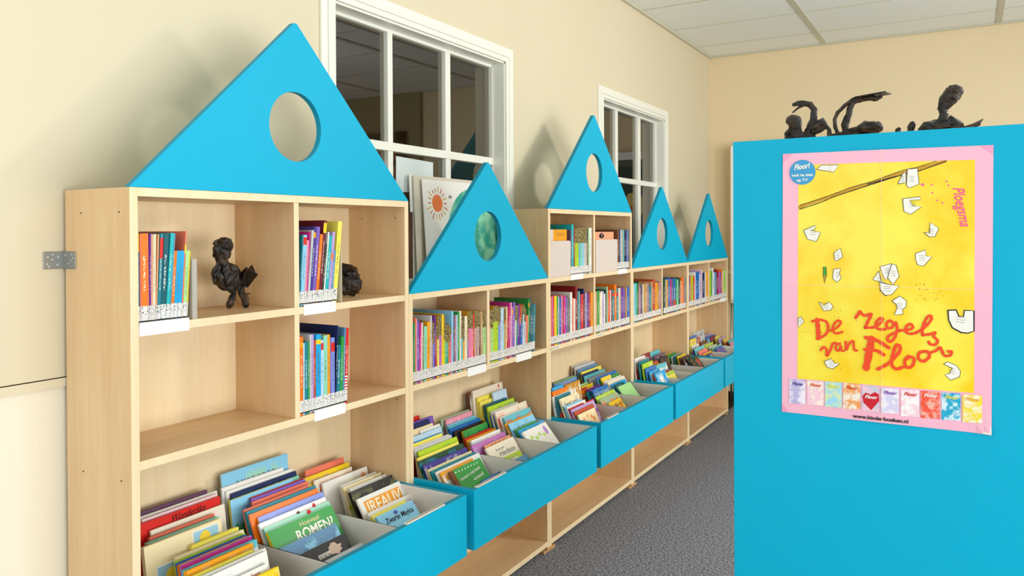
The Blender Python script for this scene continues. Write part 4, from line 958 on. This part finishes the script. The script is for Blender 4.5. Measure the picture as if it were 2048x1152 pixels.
for i, (cs, pts) in enumerate(sheets):
    F = c5 if cs == 5 else c6; P = [F(*p) for p in pts]; f = g = Flat()
    cx = sum(p[0] for p in P)/len(P); cz = sum(p[1] for p in P)/len(P)
    kz = 3+.9*(i % 6); f.poly(P, PWH, kz)
    wd = .0026 if i == 15 else .0011
    g.ribbon(P+[P[0]], wd, INK, kz+.25, False)
    wid = (max(p[0] for p in P)-min(p[0] for p in P))
    for k in range(3):
        zz = cz+(k-1)*.005; g.ribbon([(cx-wid*.18, zz), (cx-wid*.06, zz+.0012), (cx+wid*.05, zz-.0008), (cx+wid*.16, zz+.0008)], .0006, INK, kz+.25)
    f.out('drawn_paper_sheet', po)
f = Flat(); f.poly([c5(362, 905), c5(382, 905), c5(384, 968), c5(362, 968)], plain('pencil_green', hx('#4aa83c'), .5, .2), 5); f.poly([c5(362, 968), c5(384, 968), c5(370, 1030)], plain('pencil_wood', hx('#b89848'), .5, .2), 5)
f.ribbon([c5(362, 905), c5(362, 968), c5(370, 1030), c5(384, 968), c5(382, 905)], .001, INK, 6, False); f.out('drawn_pencil', po)
# paint spatter
f = Flat(); sp_ = plain('spatter_brown', hx('#c06a1a'), .5, .2)
for i in range(90):
    x = rr2.gauss(430, 130) if i % 2 else rr2.uniform(1080, 1300); y = rr2.gauss(300, 110) if i % 2 else rr2.uniform(-150, 80)
    if 190 < x < 1500 and -60 < y < 660: f.disc(c6(x, y), .0004+rr2.random()*.0007, sp_, 3, 7)
for x, y in ((1275, 270), (1290, 300), (1165, 295), (1170, 355), (1205, 412), (1245, 430)): f.disc(c5(x, y), .0019, plain('spatter_pink', hx('#ee6aa0'), .5, .2), 3, 9)
f.disc(c5(1097, 295), .0034, plain('spatter_pink', hx('#ee6aa0'), .5, .2), 3, 9); f.out('paint_spatter', po)
# hand-lettered title
ST = [(30, [(325, 228), (332, 290), (336, 368)]), (17, [(288, 240), (340, 226), (398, 245), (410, 300), (385, 345), (325, 375)]), (15, [(415, 312), (470, 292), (508, 250), (488, 232), (455, 262), (445, 305), (470, 332), (520, 320)]),
 (19, [(622, 212), (655, 162)]), (19, [(655, 165), (690, 195), (742, 182), (718, 235), (695, 288)]), (17, [(695, 288), (765, 282), (818, 245), (828, 215), (798, 222), (775, 262), (792, 295), (850, 300)]),
 (17, [(912, 255), (885, 232), (858, 258), (868, 290), (902, 284), (928, 245), (940, 300), (922, 362), (888, 395), (866, 380), (876, 350), (925, 325), (965, 308)]),
 (17, [(965, 308), (1030, 302), (1060, 285), (1042, 258), (1010, 280), (1008, 318), (1040, 335), (1082, 328)]), (17, [(1082, 328), (1150, 285), (1202, 222), (1190, 195), (1160, 222), (1134, 290), (1134, 345)]),
 (17, [(1134, 345), (1192, 338), (1232, 325), (1218, 352), (1250, 388), (1232, 418), (1192, 414), (1182, 395)]),
 (16, [(352, 460), (375, 437), (396, 455), (400, 505), (430, 452), (446, 412), (472, 405)]), (14, [(502, 408), (475, 422), (468, 452), (490, 465), (508, 425), (512, 462), (532, 465)]), (15, [(545, 395), (548, 460), (572, 410), (602, 390), (606, 430), (614, 460), (632, 462)]),
 (44, [(742, 372), (730, 450), (702, 596)]), (24, [(698, 362), (785, 385), (875, 440)]), (22, [(692, 455), (780, 462), (838, 495)]),
 (21, [(790, 605), (870, 562), (950, 482), (962, 432), (932, 424), (905, 500), (898, 568), (932, 604), (982, 590)]), (19, [(1030, 505), (998, 540), (1010, 590), (1052, 584), (1070, 532), (1040, 510), (1008, 532)]),
 (19, [(1152, 470), (1110, 480), (1102, 522), (1140, 546), (1186, 510), (1172, 472), (1140, 470)]), (17, [(1188, 482), (1240, 462), (1270, 440), (1300, 500), (1345, 500), (1356, 472), (1330, 470)])]
f = Flat()
for q, (w, pts) in enumerate(ST): f.ribbon([c6(*p) for p in pts], w*.00033, RED, 7+.62*(q % 4))
f.out('title_lettering', po)
# publisher name, vertical pink script
def ptext(name, s, px, py, size, m, k, width=None, rotz=0, shear=0, bold=0, align='CENTER'):
    p = on(px, py); return text_mesh(name, s, size, m, po, (p.x, lift(p.x, p.z)-.00025*k, p.z), (R(90), -R(rotz), 0), shear, bold, width, extrude=.0001, align=align)
PK = plain('script_pink', hx('#f0589a'), .5, .2)
ptext('publisher_lettering', 'Ploegsma', 1905, 375, .030, PK, 5, .085, rotz=-80, shear=.4, align='LEFT', bold=.0002)
# round badge
f = Flat(); bc = c5(205, 203); f.disc(bc, .0288, plain('badge_blue', hx('#3c9cd0'), .4, .3), 5, 40); f.out('round_badge', po)
ptext('badge_lettering', 'Floor!', 1604, 338, .017, PWH, 7, .036, rotz=6, shear=.3, bold=.0006)
ptext('badge_lettering', 'ook te zien', 1605, 352.5, .0085, PWH, 7, .047, bold=.0003)
ptext('badge_lettering', 'op TV', 1604.5, 362.5, .0085, PWH, 7, .025, bold=.0003)
ptext('web_address', 'www.kinderboeken.nl', 1761, 840, .0115, INK, 3, .112, rotz=0, bold=.0003)
# row of little book covers
xs_ = [(110, 235, 680, 872), (248, 375, 690, 885), (385, 515, 700, 900), (525, 655, 710, 915), (670, 803, 730, 930), (815, 952, 748, 945), (968, 1108, 760, 970), (1120, 1265, 770, 985), (1280, 1425, 785, 1000), (1440, 1590, 800, 1018)]
cc_ = [('#b8b0dc', '#f0e8f0', '#5a3a90'), ('#f4c8d8', '#f8e8d8', '#e0502c'), ('#a0d8ec', '#d8e8b0', '#e8e040'), ('#f4ead8', '#f0a050', '#e0502c'), ('#f0c8d8', '#c8c8d8', '#f8f0f0'), ('#d4d0ec', '#f0e8f0', '#8a4ab0'), ('#f6f0f0', '#f4d0dc', '#d8402c'), ('#f0583c', '#f0b0a0', '#f8f0f0'), ('#18a8cc', '#d8eef4', '#e8e040'), ('#f4dc3c', '#f4f0d8', '#f0a830')]
for i, ((a, b1_, t0_, b2_), cs) in enumerate(zip(xs_, cc_)):
    t = NT('thumbnail_art_%s' % 'abcdefghij'[i]); co = t.coord(); n = t.noise(co, 60, 3, .6); q = t.n('ShaderNodeMapRange', i_1=.45, i_2=.58); t.l(n, q.inputs[0]); t.base(t.mix(q.outputs[0], hx(cs[0]), hx(cs[1]))); t.rough(.4, .3)
    f = Flat(); f.poly([c6(a, t0_+1), c6(b1_, t0_+9), c6(b1_, b2_+4), c6(a, b2_-6)], t.m, 4)
    if i == 4:
        h_ = plain('heart_red', hx('#cc1c2c'), .4, .3)
        f.poly([c6(*p) for p in ((740, 920), (680, 860), (672, 810), (700, 785), (735, 800), (770, 780), (800, 800), (802, 850))], h_, 5)
    th_ = f.out('book_cover_thumbnail', po)
    cxp = 1550+(a+b1_)/2/3.84; 
    if i in (0, 8, 9): ww = .02
    p = on(cxp, 580+(t0_+(100 if i == 4 else 50))/3.84)
    text_mesh('thumbnail_title', 'Floor', .010, plain('thumb_ink_%s' % cs[2][1:], hx(cs[2]), .4, .3), th_, (p.x, lift(p.x, p.z)-.0018, p.z), (R(90), 0, 0), .3, .0003, .026, extrude=.0001, align='CENTER')
# taped corners
f = Flat(); tp_ = plain('corner_pink', hx('#f09cc0'), .3, .4)
for tri in (((1566, 309), (1584, 308), (1566, 327)), ((1987, 291), (1960, 292), (1986, 308)), ((1564, 822), (1564, 806), (1577, 824))): f.poly([(on(*q).x, on(*q).z) for q in tri], tp_, 2)
f.poly([(on(*q).x, on(*q).z) for q in ((1983, 868), (1983, 852), (1962, 866))], PWH, 2); f.out('corner_mark', po)

# ---------------------------------------------------------------- sculptures
def sculpture(name_label, plane, val, chains, plates=(), base=None, cat='sculpture', zrest=None, group='crumpled dark bronze figures'):
    b = MB(); sd = 1
    for ch in chains:
        pts = []; rad = []
        for q in ch:
            px, py, rr = q[:3]; off = q[3] if len(q) > 3 else 0
            p = un(px, py, plane, val+off); 
            pts.append(p); dist = (p-CAM).dot(FW); rad.append(rr*dist/F_PX)
        sd += 1; b.tube(pts, rad, M['bronze'], 12, .38, sd)
    for pl in plates:
        P = [un(q[0], q[1], plane, val+q[2]) for q in pl]
        nn = (P[1]-P[0]).cross(P[2]-P[0]).normalized()*.0012
        n_ = len(P); k = len(b.v); b.v += [tuple(p+nn) for p in P]+[tuple(p-nn) for p in P]; mi = b.mat(M['bronze'])
        b.f.append(tuple(range(k, k+n_))); b.mi.append(mi); b.f.append(tuple(reversed(range(k+n_, k+2*n_)))); b.mi.append(mi)
        for i in range(n_):
            j = (i+1) % n_; b.f.append((k+i, k+n_+i, k+n_+j, k+j)); b.mi.append(mi)
    if zrest is not None:
        dz = zrest-min(v[2] for v in b.v); b.v = [(v[0], v[1], v[2]+dz) for v in b.v]
    c = Vector(base) if base else un(chains[0][0][0], chains[0][0][1], plane, val)
    b.v = [tuple(Vector(v)-c) for v in b.v]
    o = b.build('sculpture', loc=c, fix=True); tag(o, name_label, cat, group); return o
# standing reader in the upper left cubby
sculpture('dark bronze standing figure with big hair reading an open book', 'x', .13, [
  [(433, 478, 5), (436, 484, 11), (446, 487, 17), (457, 489, 12), (463, 486, 6)], [(429, 492, 6), (436, 500, 12), (447, 507, 15), (456, 506, 9)], [(433, 506, 6), (443, 518, 13), (449, 530, 11)],
  [(447, 525, 9), (448, 538, 12), (455, 552, 22), (466, 562, 18), (470, 573, 9)], [(437, 528, 6), (430, 545, 9), (436, 558, 10), (452, 570, 9), (465, 574, 6)],
  [(460, 530, 8), (470, 536, 9), (478, 546, 6), (484, 553, 4)], [(428, 538, 4), (445, 560, 12), (462, 572, 12), (472, 574, 5)],
  [(468, 572, 6), (467, 586, 5), (463, 598, 7), (459, 608, 8), (457, 614, 4)], [(480, 572, 6), (484, 584, 7), (490, 596, 8), (491, 606, 7), (492, 612, 4)], [(488, 586, 3), (496, 586, 2), (500, 584, 1)]],
  [[(478, 546, 0), (492, 531, .04), (516, 546, .05), (496, 572, .01), (480, 573, 0)], [(480, 550, .0), (504, 527, -.02), (514, 550, .01), (490, 570, .0)]], base=un(470, 610, 'x', .13), zrest=1.1975)
sculpture('dark bronze crumpled head with a plate, beside the yellow-ended row', 'x', .14, [
  [(682, 570, 8), (690, 574, 20), (702, 576, 21), (714, 576, 14), (721, 574, 5)], [(680, 586, 6), (690, 588, 13), (704, 586, 15), (716, 580, 8)], [(690, 556, 5), (700, 558, 13), (710, 562, 12), (716, 566, 5)], [(694, 552, 8), (706, 548, 7), (713, 546, 3)]],
  [[(683, 535, .02), (706, 540, .03), (712, 556, .0), (684, 560, .0)]], base=un(700, 597, 'x', .14), zrest=1.1975)
YS = 1.03
g_ = 'bronze figures on top of the turquoise cabinet'
sculpture('dark bronze reclining figure with one arm bent over its head', 'y', YS, [
  [(1573, 240, 6), (1580, 240, 12), (1588, 243, 15), (1594, 252, 12), (1598, 262, 7)], [(1576, 284, 6), (1582, 262, 12), (1592, 270, 14), (1610, 274, 10)], [(1578, 283, 8), (1600, 277, 12), (1625, 274, 9), (1632, 272, 4)],
  [(1585, 209, 3), (1594, 206, 5), (1606, 205, 6), (1621, 208, 6), (1628, 218, 7), (1627, 236, 7), (1620, 255, 8), (1614, 272, 9)], [(1606, 209, 3), (1594, 216, 2), (1585, 224, 1.5)],
  [(1617, 258, 8), (1630, 252, 11), (1645, 244, 9), (1653, 252, 4)], [(1650, 248, 4), (1658, 258, 4), (1659, 270, 5), (1656, 278, 5)], [(1625, 262, 8), (1640, 258, 6), (1650, 250, 5)]], group=g_, base=un(1612, 285, 'y', YS), zrest=ZP)
sculpture('dark bronze lying figure holding a flat sheet up with thin arms', 'y', YS, [
  [(1676, 270, 4), (1671, 256, 4), (1669, 240, 3.4), (1676, 226, 3.4), (1690, 212, 3.6), (1706, 200, 4), (1722, 197, 4)], [(1690, 268, 6), (1691, 252, 7), (1695, 236, 6), (1700, 218, 5.5), (1706, 206, 4.5), (1725, 200, 4), (1742, 197, 5), (1752, 199, 5), (1757, 201, 2)],
  [(1664, 272, 3), (1690, 268, 5), (1715, 262, 8), (1730, 256, 13), (1748, 256, 13), (1760, 258, 9), (1766, 260, 3)], [(1700, 270, 6), (1720, 272, 8), (1735, 276, 8), (1750, 272, 6)], [(1750, 199, 5), (1762, 195, 3), (1765, 194, 2)]],
  [[(1704, 198, .0), (1710, 195, -.03), (1771, 184, -.03), (1783, 189, .02), (1760, 193, .03), (1710, 199, .02)]], group=g_, base=un(1700, 280, 'y', YS), zrest=ZP)
sculpture('dark bronze figure with tall hair bowed over an open book', 'y', YS, [
  [(1888, 228, 6), (1886, 214, 9), (1892, 200, 14), (1902, 188, 17), (1914, 178, 13), (1918, 174, 5)], [(1878, 216, 4), (1890, 200, 12), (1902, 182, 14), (1916, 180, 12), (1924, 176, 4)], [(1898, 176, 8), (1910, 174, 10), (1920, 178, 8), (1926, 182, 3)], [(1889, 222, 9), (1885, 234, 9), (1880, 244, 9), (1868, 250, 9)],
  [(1840, 260, 6), (1852, 252, 13), (1868, 250, 15), (1884, 248, 12), (1900, 246, 10)], [(1838, 262, 6), (1862, 262, 10), (1890, 256, 9), (1915, 250, 9), (1928, 246, 6)], [(1860, 258, 8), (1890, 256, 9), (1918, 252, 6)], [(1930, 252, 4), (1950, 246, 4), (1960, 242, 4)],
  [(1820, 262, 5), (1823, 250, 7), (1826, 242, 6), (1828, 239, 3)], [(1794, 264, 4), (1796, 256, 5), (1800, 251, 3)]],
  [[(1878, 246, 0), (1901, 226, .02), (1922, 238, .03), (1932, 252, .0), (1890, 256, -.02)], [(1931, 250, .0), (1967, 233, .02), (1960, 244, .0)]], group=g_, base=un(1880, 266, 'y', YS), zrest=ZP)

# ---------------------------------------------------------------- green board on chrome legs by the back wall
yy = YB-.10
xa = un(1459, 450, 'y', yy).x; zt = 2.09; zb = un(1460, 606, 'y', yy).z
r = empty('chalkboard', (xa, yy, 0)); tag(r, 'green board in white frame on chrome legs, its left edge showing beside the panel', 'board')
WH = M['signw']; BW = 1.3
b = MB(); b.box((0, -.005, zb), (.013, .03, zt), plain('tan_frame', hx('#c9a878'), .5, .3)); b.build('side_strip', r)
b = MB()
for lo, hi in (((.013, -.012, zb), (.045, .03, zt)), ((BW-.045, -.012, zb), (BW, .03, zt)), ((.045, -.02, zt-.065), (BW-.045, .03, zt)), ((.045, -.03, zb), (BW-.045, .03, zb+.04))): b.box(lo, hi, WH)
b.build('frame', r)
b = MB(); b.box((.045, 0, zb+.04), (BW-.045, .02, zt-.12), plain('dark_green_board', hx('#0f3a36'), .5, .3)); b.build('writing_surface', r)
b = MB(); b.box((.045, -.004, zt-.12), (BW-.045, .02, zt-.065), plain('grey_green_rail', hx('#5c6a5c'), .6, .2)); b.build('rail', r)
b = MB(); b.box((-.004, -.018, 1.06), (.012, -.005, 1.085), plain('tan_frame', hx('#c9a878'), .5, .3)); b.build('hinge', r)
for q in (.008, .030, BW-.045, BW-.02):
    b = MB(); b.tube([(q, .012, .03), (q, .012, zb)], .008, M['chrome'], 12); b.build('leg', r, smooth=True)
for q in (-.02, BW-.07):
    b = MB(); b.box((q, -.28, .0), (q+.07, .09, .03), M['gap']); b.build('foot', r, bevel=.004)
# yellow card figure on the board: seen mirrored in the far window
b = MB(); P = [(.563, 1.687), (.52, 1.735), (.452, 1.74), (.40, 1.70), (.371, 1.622), (.39, 1.56), (.44, 1.53), (.455, 1.45), (.49, 1.447), (.546, 1.465)]
b.prism([(x-.46, z-1.60) for x, z in P], 0, -.002, 'y', plain('yellow_card', hx('#ecd07c'), .7, .1))
o = b.build('paper_cutout', loc=(.46, yy-.0005, 1.60), fix=True); tag(o, 'yellow card figure with orange patch on the green board, mirrored in far window', 'decoration')
b = MB(); b.prism([(x-.46, z-1.60) for x, z in ((.526, 1.625), (.485, 1.624), (.485, 1.46), (.53, 1.465))], -.002, -.003, 'y', plain('orange_card', hx('#d9774a'), .7, .1)); b.build('orange_patch', o, fix=True)
